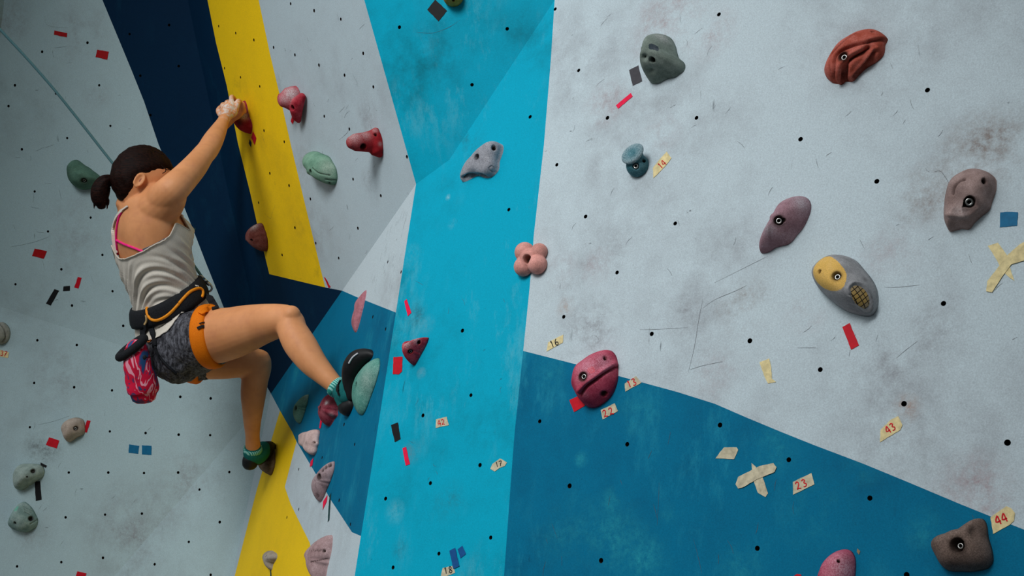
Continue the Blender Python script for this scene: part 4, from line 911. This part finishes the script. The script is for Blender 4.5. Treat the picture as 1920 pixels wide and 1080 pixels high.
def on_body(x, y, bvs, lift=.0, fall=3.6):
    """nearest surface seen through a point of the trunk"""
    r = Vector(nrm(ray(x, y))); best = None
    for bv in bvs:
        h = bv.ray_cast(Vector(CAM), r)
        if h[0] is not None and (best is None or h[3] < best[3]): best = h
    if best is None:
        return at(x, y, fall), -np.array(r)
    nn = np.array(best[1]); nn = nn if np.dot(nn, np.array(r)) < 0 else -nn
    return np.array(best[0]) + nn * lift, nn
def band(path, wpx, bvs, lift, name, mat, parent, thick=.0022, sub=6, fall=3.6):
    """flat webbing laid over the body along a path"""
    pts = [on_body(x, y, bvs, lift, fall) for x, y in smooth_path(path, sub)]; V, Fc = [], []
    P = np.array([p for p, _ in pts]); Nn = np.array([q for _, q in pts])
    for _ in range(3):
        P[1:-1] = .25 * P[:-2] + .5 * P[1:-1] + .25 * P[2:]; Nn[1:-1] = .25 * Nn[:-2] + .5 * Nn[1:-1] + .25 * Nn[2:]
    for i in range(len(P)):
        t = nrm(P[min(i + 1, len(P) - 1)] - P[max(i - 1, 0)]); nn = nrm(Nn[i] - t * np.dot(Nn[i], t)); s_ = np.cross(t, nn)
        w_ = (wpx[min(len(wpx) - 1, int(i / len(P) * len(wpx)))] if isinstance(wpx, (list, tuple)) else wpx) * mpp(P[i]) / 2
        V += [P[i] + s_ * w_ + nn * thick, P[i] - s_ * w_ + nn * thick, P[i] - s_ * w_ - nn * thick, P[i] + s_ * w_ - nn * thick]
    for i in range(len(P) - 1):
        for k in range(4): Fc.append([4 * i + k, 4 * i + (k + 1) % 4, 4 * i + 4 + (k + 1) % 4, 4 * i + 4 + k])
    Fc += [[0, 1, 2, 3], [len(V) - 1, len(V) - 2, len(V) - 3, len(V) - 4]]
    return child(name, V, Fc, mat, parent, smooth=False)
def cordon(path, rpx, bvs, lift, name, mat, parent, sub=6, fall=3.6, K=10):
    P = np.array([on_body(x, y, bvs, lift, fall)[0] for x, y in smooth_path(path, sub)])
    for _ in range(3): P[1:-1] = .25 * P[:-2] + .5 * P[1:-1] + .25 * P[2:]
    return child(name, *tube([(p, rpx * mpp(p)) for p in P], K), mat, parent)
child_strap = band([(217, 474), (213.5, 450), (213.5, 430), (218, 412), (228, 397), (241, 387)], [7, 8, 8, 7, 6, 3], [body_bvh], .004, 'strap', MTANK, tank)
MPINK = flat('pink_elastic', lin(238, 40, 130), .6); MBRA = cloth_mat('grey_elastic', (.12, .13, .17), (.16, .17, .21))
bra = cordon([(222, 476), (220, 460), (219, 448), (220, 428), (224, 408), (229, 398)], 2.3, [body_bvh], .002, 'bra_strap', MPINK, person)
cordon([(219, 450), (232, 457), (250, 464), (270, 472)], 2.3, [body_bvh], .002, 'cross_strap', MPINK, bra)
band([(270, 470), (284, 464), (298, 457), (312, 449)], 8, [body_bvh], .003, 'bra_band', MBRA, person)

# harness
harness = None
MBLK = cloth_mat('black_webbing', (.010, .011, .013), (.022, .024, .028), 300, .75); MORG = cloth_mat('orange_webbing', lin(240, 130, 20), lin(225, 112, 10), 300, .7); MTRIM = flat('orange_trim', lin(244, 148, 26), .5)
def torso_band(ta, tb, off, name, mat, parent, bulge=.004, th0=0, th1=2 * pi, wob=0, K=72):
    V, Fc = [], []; prof = [(0, -.004), (.03, bulge * .5), (.2, bulge), (.5, bulge * 1.15), (.8, bulge), (.97, bulge * .5), (1, -.004)]
    closed = abs(th1 - th0 - 2 * pi) < 1e-6
    for k in range(K + (0 if closed else 1)):
        th = th0 + (th1 - th0) * k / K; a, b = (ta(th) if callable(ta) else ta), (tb(th) if callable(tb) else tb)
        for f, h in prof: V.append(torso_pt(a + (b - a) * f, th, off + h))
    M = len(prof); KK = K if closed else K
    for k in range(KK):
        k2 = (k + 1) % K if closed else k + 1
        for j in range(M - 1): Fc.append([k * M + j, k * M + j + 1, k2 * M + j + 1, k2 * M + j])
    return child(name, V, Fc, mat, parent)
BTOP = lambda th: 6.58 - .43 * cos(th + radians(53))
harness = torso_band(BTOP, lambda th: BTOP(th) + .92, .017, 'harness', MBLK, person, .005)
sd = harness.modifiers.new('solid', 'SOLIDIFY'); sd.thickness = .006; sd.offset = -1
hb = BVHTree.FromPolygons([Vector(np.array(v.co) + PLOC) for v in harness.data.vertices], [list(p.vertices) for p in harness.data.polygons])
ALLB = [hb, tank_bvh, short_bvh, body_bvh]
gl = lambda *p: cr(220, 490, 4, *p)
cordon(gl((230, 345), (234, 390), (262, 432), (310, 440), (385, 400), (462, 320)), 2.9, ALLB, .006, 'gear_loop', MTRIM, harness)
cordon(gl((462, 318), (530, 240), (590, 209), (622, 214), (632, 240), (626, 268)), 2.9, ALLB, .006, 'gear_loop', MTRIM, harness)
# a fold of the tank pulled over the belt
band(gl((335, 243), (420, 205), (500, 186), (560, 186), (600, 192)), [1.5, 4, 6, 6, 3], [hb], .004, 'shirt_fold', MTANK, tank)
# leg loops: padded orange bands round the thighs
def leg_band(rows, half, extra, name, label=None, tiltv=None, mat=MORG):
    pts = spl(rows, 8); P = [at(x, y, d) for x, y, d, r in pts]; i = len(P) // 2; c = P[i]; t = nrm(P[i + 2] - P[i - 2]); r0 = pts[i][3] * pts[i][2] / F
    if tiltv is not None: t = nrm(t + np.array(tiltv))
    e1 = nrm(np.cross(t, [0.1, .2, 1])); e2 = np.cross(t, e1); V, Fc = [], []; K = 48
    prof = [(-1, -.012), (-.98, .002), (-.7, .006), (0, .0075), (.7, .006), (.98, .002), (1, -.012)]
    for k in range(K):
        a = 2 * pi * k / K; wv = 1 + .12 * sin(a * 2 + .5)
        for f, h in prof: V.append(c + t * half * f * wv + (e1 * cos(a) + e2 * sin(a)) * (r0 + extra + h))
    M = len(prof)
    for k in range(K):
        for j in range(M - 1): Fc.append([k * M + j, k * M + j + 1, ((k + 1) % K) * M + j + 1, ((k + 1) % K) * M + j])
    o = child(name, V, Fc, mat, harness); sd = o.modifiers.new('solid', 'SOLIDIFY'); sd.thickness = .004; sd.offset = 1
    return o, c, t
ll, lc, lt = leg_band([(380, 635, 3.573, 56.5), (395, 631, 3.56, 54.5), (410, 628, 3.545, 53)], .023, .005, 'leg_loop', tiltv=(0, .28, 0))
lb = BVHTree.FromPolygons([Vector(np.array(v.co) + PLOC) for v in ll.data.vertices], [list(p.vertices) for p in ll.data.polygons])
leg_band([(360, 664, 3.71, 47), (372, 668, 3.71, 45), (388, 671, 3.71, 43)], .028, .006, 'leg_loop')
for a in (gl((555, 505), (590, 490), (618, 495)), gl((570, 470), (600, 460), (622, 462))): band([(x + 12, y) for x, y in a], 5 if a[0][1] > 610 else 2, [lb], .0045, 'loop_mark', MBLK, ll, .001)
# buckle webbing from the belt to the loop, and the black risers behind
band(gl((715, 345), (690, 355), (650, 375), (625, 400)), 10, ALLB + [lb], .005, 'front_strap', MORG, harness)
band(gl((640, 225), (690, 270), (730, 340), (738, 362)), 13, ALLB, .004, 'front_strap', MBLK, harness)
band(gl((232, 380), (215, 440), (205, 500), (200, 560)), 16, ALLB, .005, 'rear_strap', MBLK, harness, fall=3.66)
band(gl((250, 420), (262, 500), (285, 580), (290, 640)), 11, ALLB, .006, 'rear_strap', MBLK, harness)
cordon(gl((285, 600), (300, 680), (340, 740), (400, 800), (440, 838)), 2.6, ALLB, .004, 'leg_riser', MBLK, harness)
band(gl((236, 400), (240, 440), (225, 470)), 3, ALLB, .012, 'webbing_tag', flat('tan_web', lin(190, 160, 110)), harness)
cordon(gl((232, 570), (236, 600), (252, 608), (264, 590)), 1.6, ALLB, .008, 'haul_loop', flat('brown_loop', lin(160, 90, 40)), harness)

# climbing shoes
MRUB = flat('black_rubber', (.012, .013, .014), .5, bmp=.1); MTEAL = cloth_mat('teal_fabric', lin(36, 120, 118), lin(26, 98, 98), 500); MKNIT, nt_, b_ = nmat('teal_knit', .9); pos_ = N(nt_, 'ShaderNodeNewGeometry').outputs['Position']
wv_ = N(nt_, 'ShaderNodeTexWave'); wv_.inputs['Scale'].default_value = 62; wv_.bands_direction = 'DIAGONAL'; nt_.links.new(pos_, wv_.inputs[0]); nt_.links.new(mix(nt_, rng(nt_, wv_.outputs[0], .3, .7), lin(40, 140, 130), lin(150, 215, 205)), b_.inputs['Base Color'])
def shoe(upper, sole, heel, collar, name, label, extra=()):
    V, Fc = union([limb(r) for r in upper], .003, 5)
    o = child(name, V, Fc, MTEAL, person); tag(o, label)
    V, Fc = union([limb(r) for r in sole], .003, 5); child('toe_rubber', V, Fc, MRUB, o)
    V, Fc = union([limb(r) for r in heel], .003, 5); child('heel_rubber', V, Fc, MRUB, o)
    c, ax_, r_ = collar; e1 = nrm(np.cross(ax_, [.3, .1, 1])); e2 = np.cross(ax_, e1); V, Fc = [], []
    prof = [(-.010, .0), (-.008, .004), (0, .005), (.008, .004), (.010, .0)]; K = 40
    for k in range(K):
        a = 2 * pi * k / K
        for z, h in prof: V.append(c + ax_ * z * 1.1 + (e1 * cos(a) + e2 * sin(a)) * (r_ + h))
    for k in range(K):
        for j in range(4): Fc.append([k * 5 + j, k * 5 + j + 1, ((k + 1) % K) * 5 + j + 1, ((k + 1) % K) * 5 + j])
    child('sock_collar', V, Fc, MKNIT, o); return o
ra = nrm(at(646, 738, 3.255) - at(622, 716, 3.275))
rs_ = shoe([[(634, 728, 3.264, 17.5), (645, 735, 3.25, 20.5), (653, 738, 3.24, 21), (658, 735, 3.23, 19)], [(644, 744, 3.252, 18), (647, 757, 3.25, 15)], [(650, 732, 3.238, 19), (655, 714, 3.226, 15), (657, 700, 3.216, 14)]],
           [[(661, 742, 3.218, 13), (658, 722, 3.218, 15), (657, 703, 3.213, 16.5), (661, 687, 3.203, 18.5), (670, 675, 3.193, 19), (681, 668, 3.18, 15.5), (693, 665, 3.166, 10.5), (700, 667, 3.156, 6.5)]],
           [[(646, 764, 3.243, 14), (653, 764, 3.234, 16.5), (660, 758, 3.224, 14)]],
           (at(632, 726, 3.267), ra, 17.5 * 3.267 / F), 'climbing_shoe', 'right teal climbing shoe with black rubber toe')
band([(640, 713), (634, 727), (637, 741)], [2, 7, 3], [BVHTree.FromPolygons([Vector(np.array(v.co) + PLOC) for v in rs_.data.vertices], [list(p.vertices) for p in rs_.data.polygons])], .003, 'closure_strap', MRUB, rs_, fall=3.25)
band([(672, 663), (662, 670), (655, 681)], 2.4, [BVHTree.FromPolygons([Vector(np.array(v.co) + PLOC) for v in o_.data.vertices], [list(p.vertices) for p in o_.data.polygons]) for o_ in rs_.children if o_.name.startswith('toe_rubber')], .002, 'toe_patch', flat('pale_patch', (.55, .55, .58)), rs_, fall=3.2)
la = nrm(at(475, 850, 3.868) - at(473.5, 815, 3.83))
ls_ = shoe([[(475, 840, 3.86, 16), (474, 850, 3.868, 18), (482, 853, 3.885, 18), (490, 846, 3.91, 17), (494, 840, 3.925, 14)]],
           [[(484, 862, 3.91, 12), (491, 853, 3.92, 15), (499, 843, 3.938, 15.5), (506, 838, 3.955, 12), (511, 837, 3.965, 8)]],
           [[(468, 862, 3.866, 14), (469, 869, 3.872, 15)]],
           (at(474, 843, 3.862), la, 15 * 3.86 / F), 'climbing_shoe', 'left teal climbing shoe with black rubber heel')
# ------------------------------------------------------------------ gear hanging from the harness, and the rope
MMET = flat('brushed_alloy', (.55, .56, .55), .3, 1.0, bmp=0); MDRK = flat('dark_alloy', (.10, .10, .10), .4, 1.0, bmp=0)
g = lambda *p: cr(200, 380, 6, *p)
loop = smooth_path(g((1025, 850), (1060, 825), (1110, 870), (1160, 915), (1185, 955), (1170, 990), (1140, 1000), (1105, 990), (1075, 945), (1045, 890)), 5, True)
V, Fc = tube([(at(x, y, 3.70), 2.0 * 3.7 / F) for x, y in loop + loop[:1]], 10, cap=False)
cb_o = mesh_obj('carabiner', V, Fc, MMET); tag(cb_o, 'steel carabiner clipped to the front of the climber harness', 'carabiner')
child('gate_sleeve', *tube([(at(x, y, 3.697), 3.4 * 3.7 / F) for x, y in g((1085, 855), (1120, 890), (1150, 920))], 12), MMET, cb_o)
child('gate_nut', *tube([(at(x, y, 3.697), 3.7 * 3.7 / F) for x, y in g((1118, 890), (1132, 903))], 12), MDRK, cb_o)

# chalk bag
BD = 3.50; bt = at(251, 655, BD); bb = at(270, 737, BD + .03)
m, nt_, b_ = nmat('camo_fabric', .8); pos_ = N(nt_, 'ShaderNodeNewGeometry').outputs['Position']
nn_ = N(nt_, 'ShaderNodeTexNoise'); nn_.inputs['Scale'].default_value = 1.5; nn_.inputs['Detail'].default_value = 2; nn_.inputs['Distortion'].default_value = .8; nt_.links.new(mapping(nt_, pos_, (0, radians(-16), 0), (17, 17, 6)), nn_.inputs['Vector'])
rp_ = N(nt_, 'ShaderNodeValToRGB'); rp_.color_ramp.interpolation = 'CONSTANT'; el = rp_.color_ramp.elements; el[0].position = 0; el[0].color = (*lin(40, 80, 130), 1); el[1].position = .38; el[1].color = (*lin(110, 60, 105), 1)
for p_, c_ in ((.44, lin(222, 24, 66)), (.52, lin(240, 160, 178)), (.575, lin(206, 20, 60)), (.66, lin(60, 70, 120))): e_ = el.new(p_); e_.color = (*c_, 1)
nt_.links.new(nn_.outputs[0], rp_.inputs[0]); nt_.links.new(rp_.outputs[0], b_.inputs['Base Color'])
rows = [(256, 652, BD, 20), (256, 668, BD + .005, 23), (259, 690, BD + .01, 26), (264, 708, BD + .02, 28.5), (267, 722, BD + .025, 29.5), (268.5, 733, BD + .03, 28), (269, 739, BD + .03, 24)]
V, Fc = limb(rows, 6, 40); V = np.array(V); V = np.array([v + nrm(v - at(264, 700, BD + .02)) * .004 * mnoise.noise(Vector(v * 30)) for v in V])
bag = mesh_obj('chalk_bag', V, Fc, m, loc=at(264, 700, BD)); tag(bag, 'pink and red camouflage chalk bag with black rim hanging behind the climber', 'chalk bag')
rc = at(247, 652, BD); rax = nrm(at(238, 641, BD - .01) - at(262, 668, BD + .01)); u1 = nrm(at(262, 625, BD) - at(231, 681, BD)); u1 = nrm(u1 - rax * np.dot(u1, rax)); u2 = np.cross(rax, u1)
ring = [(rc + u1 * cos(a) * .048 + u2 * sin(a) * .036, .0135, .0135) for a in np.linspace(0, 2 * pi, 36)]
child('rim', *tube(ring, 12, cap=False), MBLK, bag)
child('lining', *ball(rc, (.048, .036, .006), axes=[u1, u2, rax]), flat('fleece', (.03, .04, .04), .95), bag)
bagb = BVHTree.FromPolygons([Vector(v) for v in V], Fc)
gl = lambda *p: cr(220, 490, 4, *p)
band(gl((118, 690), (136, 672), (154, 656)), 7, [bagb], .004, 'label_patch', MBLK, bag, fall=BD)
band(gl((128, 676), (140, 668), (148, 662)), 2, [bagb], .0065, 'stitched_mark', flat('white_thread', (.6, .6, .6)), bag, .0006, fall=BD)
cordon(gl((205, 722), (245, 715), (285, 690), (292, 660)), .8, [bagb], .004, 'drawcord', MBLK, bag, fall=BD); cordon(gl((288, 650), (305, 720), (326, 780), (318, 825), (296, 860)), 1.0, [], .004, 'drawcord', MBLK, bag, fall=BD)
child('cord_lock', *ball(at(271, 670, BD - .045), (.006, .006, .008), 2), MBLK, bag)

# rope from the harness up and out of the picture
m, nt_, b_ = nmat('rope_sheath', .9); pos_ = N(nt_, 'ShaderNodeNewGeometry').outputs['Position']
wv_ = N(nt_, 'ShaderNodeTexWave'); wv_.inputs['Scale'].default_value = 120; wv_.inputs['Distortion'].default_value = 2; nt_.links.new(pos_, wv_.inputs[0]); nt_.links.new(mix(nt_, wv_.outputs[0], lin(58, 100, 108), lin(110, 152, 158)), b_.inputs['Base Color'])
rp = [(385, 528, 3.745), (338, 462, 3.83), (280, 388, 3.86), (213, 308, 3.84), (150, 228, 3.80), (100, 166, 3.76), (50, 109, 3.72), (0, 55, 3.68), (-60, -12, 3.63), (-160, -125, 3.55)]
V, Fc = tube([(at(x, y, d), .0047) for x, y, d in spl(rp, 6)], 12)
tag(mesh_obj('rope', V, Fc, m), 'thin teal climbing rope running up left from behind the climber head', 'rope')

# ------------------------------------------------------------------ route tape on the walls
def tape_mat(name, c, var=.12): return flat(name, c, .6, 0, var, 90, .1)
TM = dict(red=tape_mat('red_tape', lin(196, 12, 34)), darkred=tape_mat('dark_red_tape', lin(170, 14, 20)), pink=tape_mat('bright_red_tape', lin(235, 18, 70)), black=tape_mat('black_tape', (.008, .008, .009)), grey=tape_mat('charcoal_tape', (.055, .052, .06)),
          blue=tape_mat('blue_tape', lin(14, 104, 146)), navy=tape_mat('navy_tape', lin(16, 80, 140)), cream=tape_mat('masking_tape', lin(222, 205, 152), .2), buff=tape_mat('buff_masking_tape', lin(196, 186, 158), .25), brown=tape_mat('brown_scrap', lin(140, 120, 90)), green=tape_mat('dark_green_tape', lin(26, 62, 62)))
INK_R = flat('red_ink', lin(205, 10, 30), .6, bmp=0); INK_K = flat('black_ink', (.012, .012, .014), .6, bmp=0)
GLYPH = {'1': [[(.35, .75), (.5, 1), (.5, 0)]], '2': [[(.08, .8), (.35, 1), (.72, .9), (.7, .62), (.3, .25), (.05, .05), (.35, .12), (.9, 0)]], '3': [[(.1, .9), (.5, 1), (.8, .82), (.45, .55), (.85, .32), (.6, .04), (.1, .08)]],
         '4': [[(.75, 0), (.7, .5), (.62, 1), (.05, .38), (.95, .36)]], '6': [[(.7, 1), (.3, .7), (.12, .3), (.35, .02), (.75, .12), (.8, .4), (.5, .52), (.2, .35)]], '7': [[(.05, 1), (.9, 1), (.5, .5), (.35, 0)], [(.3, .5), (.75, .55)]],
         '8': [[(.5, .52), (.2, .75), (.5, 1), (.8, .78), (.5, .52), (.15, .25), (.45, 0), (.85, .22), (.5, .52)]]}
def tape(label, fc, pts, col, text=None, tc=None, th=0, ang=0, ink='r', cat='tape', gap=.62, off=.0006, group=None, wob=.35):
    pl = PL[fc]; n = pl[1]; rs = random.Random(len(label) * 7 + int(pts[0][0])); poly = []
    for i in range(len(pts)):                                  # torn, slightly ragged edges
        a, b = np.array(pts[i], float), np.array(pts[(i + 1) % len(pts)], float); L = np.linalg.norm(b - a); k = max(1, int(L / 5))
        for q in range(k):
            p = a + (b - a) * q / k
            if q: p = p + np.array([rs.uniform(-wob, wob), rs.uniform(-wob, wob)])
            poly.append(p)
    K = len(poly); V = [hit(pl, x, y, off + .0005) for x, y in poly] + [hit(pl, x, y, off - .0004) for x, y in poly]
    up = list(range(K)); nn = sum((np.cross(V[i] - V[0], V[(i + 1) % K] - V[0]) for i in range(1, K - 1)), np.zeros(3))
    if np.dot(nn, n) < 0: up = up[::-1]
    Fc = [up, [i + K for i in up[::-1]]] + [[i, (i + 1) % K, K + (i + 1) % K, K + i] for i in range(K)]
    o = mesh_obj('tape', V, Fc, TM[col], smooth=False); tag(o, label, cat, group)
    if text:
        V, Fc = [], []; ca, sa = cos(radians(ang)), sin(radians(ang)); wch = th * .62; adv = th * (gap + .12)
        x0 = -(len(text) * adv - (adv - wch)) / 2
        for ci, ch in enumerate(text):
            for stk in GLYPH[ch]:
                P = [(x0 + ci * adv + x * wch, (y - .5) * th) for x, y in stk]; P = [(tc[0] + x * ca + y * sa, tc[1] + x * sa - y * ca) for x, y in P]
                # x along the writing line, y upwards from it
                Q = [hit(pl, x, y, off + .0011) for x, y in smooth_path(P, 3)]; w_ = th * .075 * mpp(Q[0]); b = len(V)
                for i, p in enumerate(Q):
                    t = nrm(Q[min(i + 1, len(Q) - 1)] - Q[max(i - 1, 0)]); sd = np.cross(n, t); V += [p + sd * w_, p - sd * w_]
                for i in range(len(Q) - 1): Fc.append([b + 2 * i, b + 2 * i + 1, b + 2 * i + 3, b + 2 * i + 2])
        child('handwritten_number', V, Fc, INK_R if ink == 'r' else INK_K, o, smooth=False)
    return o
# left wall
tape('flat red tape strip at the upper left of the grey wall', 'LU', [(102, 57), (126, 62), (125, 70), (101, 65)], 'darkred')
tape('larger red tape square beside the navy strip at upper left', 'LU', [(182, 93), (204, 97), (201, 112), (179, 107)], 'darkred')
tape('red tape square on the grey wall left of the climber back', 'LU', [(65, 466), (88, 471), (82, 485), (60, 480)], 'darkred')
tape('narrow upright red tape above two black tapes on the grey wall', 'LU', [(146, 519), (153, 521), (147, 541), (139, 539)], 'red')
tape('long slanted black tape on the grey wall', 'LU', [(102, 542), (111, 545), (95, 573), (86, 569)], 'black')
tape('small black tape square beside the narrow red tape', 'LU', [(119, 537), (131, 536), (131, 545), (118, 546)], 'black')
tape('left one of the two blue tape squares on the grey wall', 'LL', [(242, 833), (261, 836), (259, 851), (241, 849)], 'blue')
tape('right one of the two blue tape squares on the grey wall', 'LL', [(266, 835), (284, 836), (284, 853), (266, 852)], 'blue')
tape('red tape square between the beige hold and the teal bean hold', 'LL', [(92, 820), (111, 826), (106, 841), (86, 834)], 'red')
tape('red tape strip touching the right side of the beige hold', 'LL', [(163, 788), (170, 789), (163, 811), (157, 810)], 'red')
tape('red tape cut by the bottom edge of the photo at left', 'LL', [(145, 1071), (162, 1075), (158, 1092), (140, 1088)], 'red')
tape('upright black tape strip under the teal bean hold', 'LL', [(65, 903), (75, 902), (78, 937), (67, 939)], 'black')
tape('black tape scrap at the top of the teal bean hold', 'LL', [(76, 867), (88, 873), (86, 877), (76, 873)], 'black')
tape('masking tape reading 37 at the left edge of the photo', 'LL', [(-8, 654), (5, 657), (17, 661), (15, 671), (2, 669), (-8, 664)], 'cream', '37', (7, 663), 9, 10)
tape('short dark green strip at the edge of the navy band behind the chest', 'LU', [(340, 432), (356, 429), (367, 427), (366, 432), (355, 435), (341, 438)], 'green')
# turned panel
g = lambda *p: cr(510, 140, 4.909, *p)
tape('red tape tail under the two lobed red hold', 'L1', g((185, 375), (210, 395), (190, 457), (172, 430)), 'red')
g = lambda *p: cr(380, 150, 7.71, *p)
tape('red tape below the hold gripped by the climber', 'L1', g((725, 735), (775, 840), (750, 940), (700, 830)), 'red')
tape('small black tape on the yellow band below the gripped hold', 'L1', g((680, 855), (705, 910), (697, 975), (665, 915)), 'black')
tape('thin red tape at the bottom corner of the yellow band', 'L1', [(607, 519), (610, 521), (620, 538), (616, 540)], 'red')
g = lambda *p: cr(530, 790, 3.725, *p)
tape('red tape just below the pale pink wedge hold', 'L2', g((215, 255), (207, 308), (190, 318), (195, 278)), 'pink')
tape('red tape diamond below the ridged shell hold', 'L2', g((311, 515), (307, 560), (279, 620), (283, 558)), 'pink')
tape('thin upright dark green tape beside the red tape diamond', 'L2', g((338, 500), (334, 560), (325, 690), (314, 702), (320, 600), (326, 520)), 'green')
tape('thin red tape tail under the maroon hold', 'L2', cr(560, 630, 6, (245, 925), (262, 960), (245, 1040), (231, 1036)), 'pink')
g = lambda *p: cr(480, 810, 4, *p)
tape('short dark green tape tail under the tiny grey hold', 'L2', g((105, 1030), (112, 1030), (116, 1085), (106, 1085)), 'green')
# cyan column
tape('black tape diamond at the top of the cyan panel', 'U2', [(801, 18), (816, -1), (838, 20), (822, 40)], 'black')
g = lambda *p: cr(480, 540, 4, *p)
tape('slanted red tape high on the cyan column beside the white triangle', 'R', g((1112, 100), (1130, 82), (1165, 185), (1138, 212)), 'pink')
tape('red tape rectangle under the crimson triangular hold', 'R', g((1030, 518), (1098, 515), (1095, 625), (1070, 648), (1025, 646)), 'red')
tape('masking tape reading 42 on the cyan column', 'R', g((1350, 985), (1430, 965), (1447, 1028), (1348, 1050)), 'buff', '42', (827, 792), 10, -14, gap=.6)
tape('black tape on the cyan column above the upright red tape', 'R', [(733, 797), (746, 792), (751, 823), (740, 829)], 'black')
g = lambda *p: cr(480, 810, 4, *p)
tape('upright red tape low on the cyan column below the black tape', 'R', g((1098, 122), (1125, 110), (1155, 240), (1122, 252)), 'pink')
tape('torn masking tape reading 17 on the cyan column', 'R', g((1772, 240), (1830, 198), (1882, 228), (1866, 255), (1825, 270), (1790, 296), (1757, 276)), 'buff', '17', (935, 870), 9.5, -12, 'k')
tape('masking tape reading 18 at the bottom of the cyan column', 'R', g((1400, 1020), (1480, 1003), (1493, 1055), (1425, 1082), (1386, 1085)), 'buff', '18', (840, 1069), 12, -10, 'k', off=.0004)
tape('longer dark blue tape above the tape reading 18', 'R', g((1450, 890), (1492, 868), (1525, 1005), (1478, 1026)), 'navy', off=.0016)
tape('shorter dark blue tape right of the longer one', 'R', g((1512, 880), (1548, 852), (1574, 915), (1533, 948)), 'navy')
# white and blue panel
tape('charcoal tape square left of the large grey green hold', 'R', cr(960, 0, 4, (878, 525), (948, 490), (975, 608), (905, 643)), 'grey')
tape('bright red slanted tape below the charcoal square', 'R', cr(960, 0, 4, (779, 790), (890, 697), (905, 722), (795, 815)), 'pink')
tape('masking tape reading 14 beside the teal mushroom hold', 'R', cr(960, 270, 4, (1160, 57), (1195, 105), (1150, 165), (1060, 256), (1056, 180), (1110, 110)), 'cream', '14', (1241, 308), 11, -42)
tape('blue tape square at the right edge beside the taupe hold', 'R', cr(1740, 300, 7.2, (975, 708), (1090, 700), (1215, 706), (1203, 886), (968, 908)), 'blue')
tape('strip of the yellow masking tape cross leaning right at the right edge', 'R', [(1852, 461), (1871, 455), (1888, 478), (1893, 500), (1902, 527), (1890, 518), (1880, 508), (1869, 488)], 'cream')
tape('strip of the yellow masking tape cross leaning left at the right edge', 'R', [(1936, 445), (1936, 484), (1897, 495), (1878, 520), (1860, 548), (1849, 546), (1851, 527), (1872, 500), (1890, 477), (1912, 458)], 'cream', off=.0016)
tape('red tape rectangle below the grey and yellow domed hold', 'R', cr(1440, 540, 4, (557, 292), (612, 262), (682, 430), (622, 462)), 'red')
tape('torn masking tape scrap in the middle of the white panel', 'R', [(1424, 679), (1442, 672), (1446, 690), (1447, 710), (1455, 716), (1440, 719), (1432, 703)], 'cream')
tape('masking tape reading 43 on the white panel', 'R', [(1650, 829), (1651, 806), (1670, 787), (1684, 780), (1692, 797), (1688, 806), (1668, 818)], 'cream', '43', (1669, 803), 14, -32)
tape('masking tape reading 44 above the dark brown hold', 'R', [(1857, 970), (1887, 949), (1896, 953), (1903, 962), (1901, 977), (1893, 984), (1862, 1001)], 'cream', '44', (1877, 973), 17, -22)
tape('masking tape reading 23 on the blue panel', 'R', cr(1440, 810, 4, (186, 375), (325, 307), (348, 392), (188, 471)), 'buff', '23', (1502, 908), 14, -22, gap=.75)
tape('masking tape reading 16 at the lower left of the white panel', 'R', cr(960, 540, 4, (270, 408), (385, 349), (380, 410), (258, 476)), 'cream', '16', (1039, 643), 12, -22, 'k')
tape('masking tape reading 13 right of the rose red hold', 'R', cr(960, 540, 4, (845, 718), (930, 660), (970, 710), (850, 777)), 'buff', '13', (1184, 718), 13, -22)
tape('masking tape reading 22 under the rose red hold', 'R', cr(960, 540, 4, (665, 915), (770, 864), (795, 922), (680, 986)), 'buff', '22', (1140, 773), 13, -22, gap=.8)
tape('red tape square tucked under the lower left of the rose red hold', 'R', cr(960, 540, 4, (430, 840), (500, 808), (530, 850), (548, 882), (465, 930)), 'red')
tape('blank masking tape scrap on the blue panel above the cross', 'R', cr(960, 810, 4, (1590, 115), (1685, 115), (1696, 133), (1665, 204), (1525, 198), (1560, 150)), 'buff')
tape('lower strip of the masking tape cross on the blue panel', 'R', [(1409, 868), (1418, 876), (1428, 890), (1434, 906), (1440, 925), (1435, 932), (1421, 924), (1414, 905), (1411, 888)], 'buff')
tape('upper strip of the masking tape cross on the blue panel', 'R', [(1379, 908), (1384, 894), (1400, 886), (1424, 874), (1450, 868), (1456, 876), (1452, 885), (1420, 898), (1392, 914), (1384, 916)], 'buff', off=.0016)
tape('tiny brown tape scrap beside the pink oval hold', 'R', cr(1520, 950, 4.8, (420, 375), (445, 400), (435, 432), (415, 408)), 'brown')
tape('red tape peeping over the bottom edge left of the pink oval hold', 'R', [(1487, 1081), (1494, 1076), (1502, 1077), (1503, 1092), (1488, 1094)], 'red')
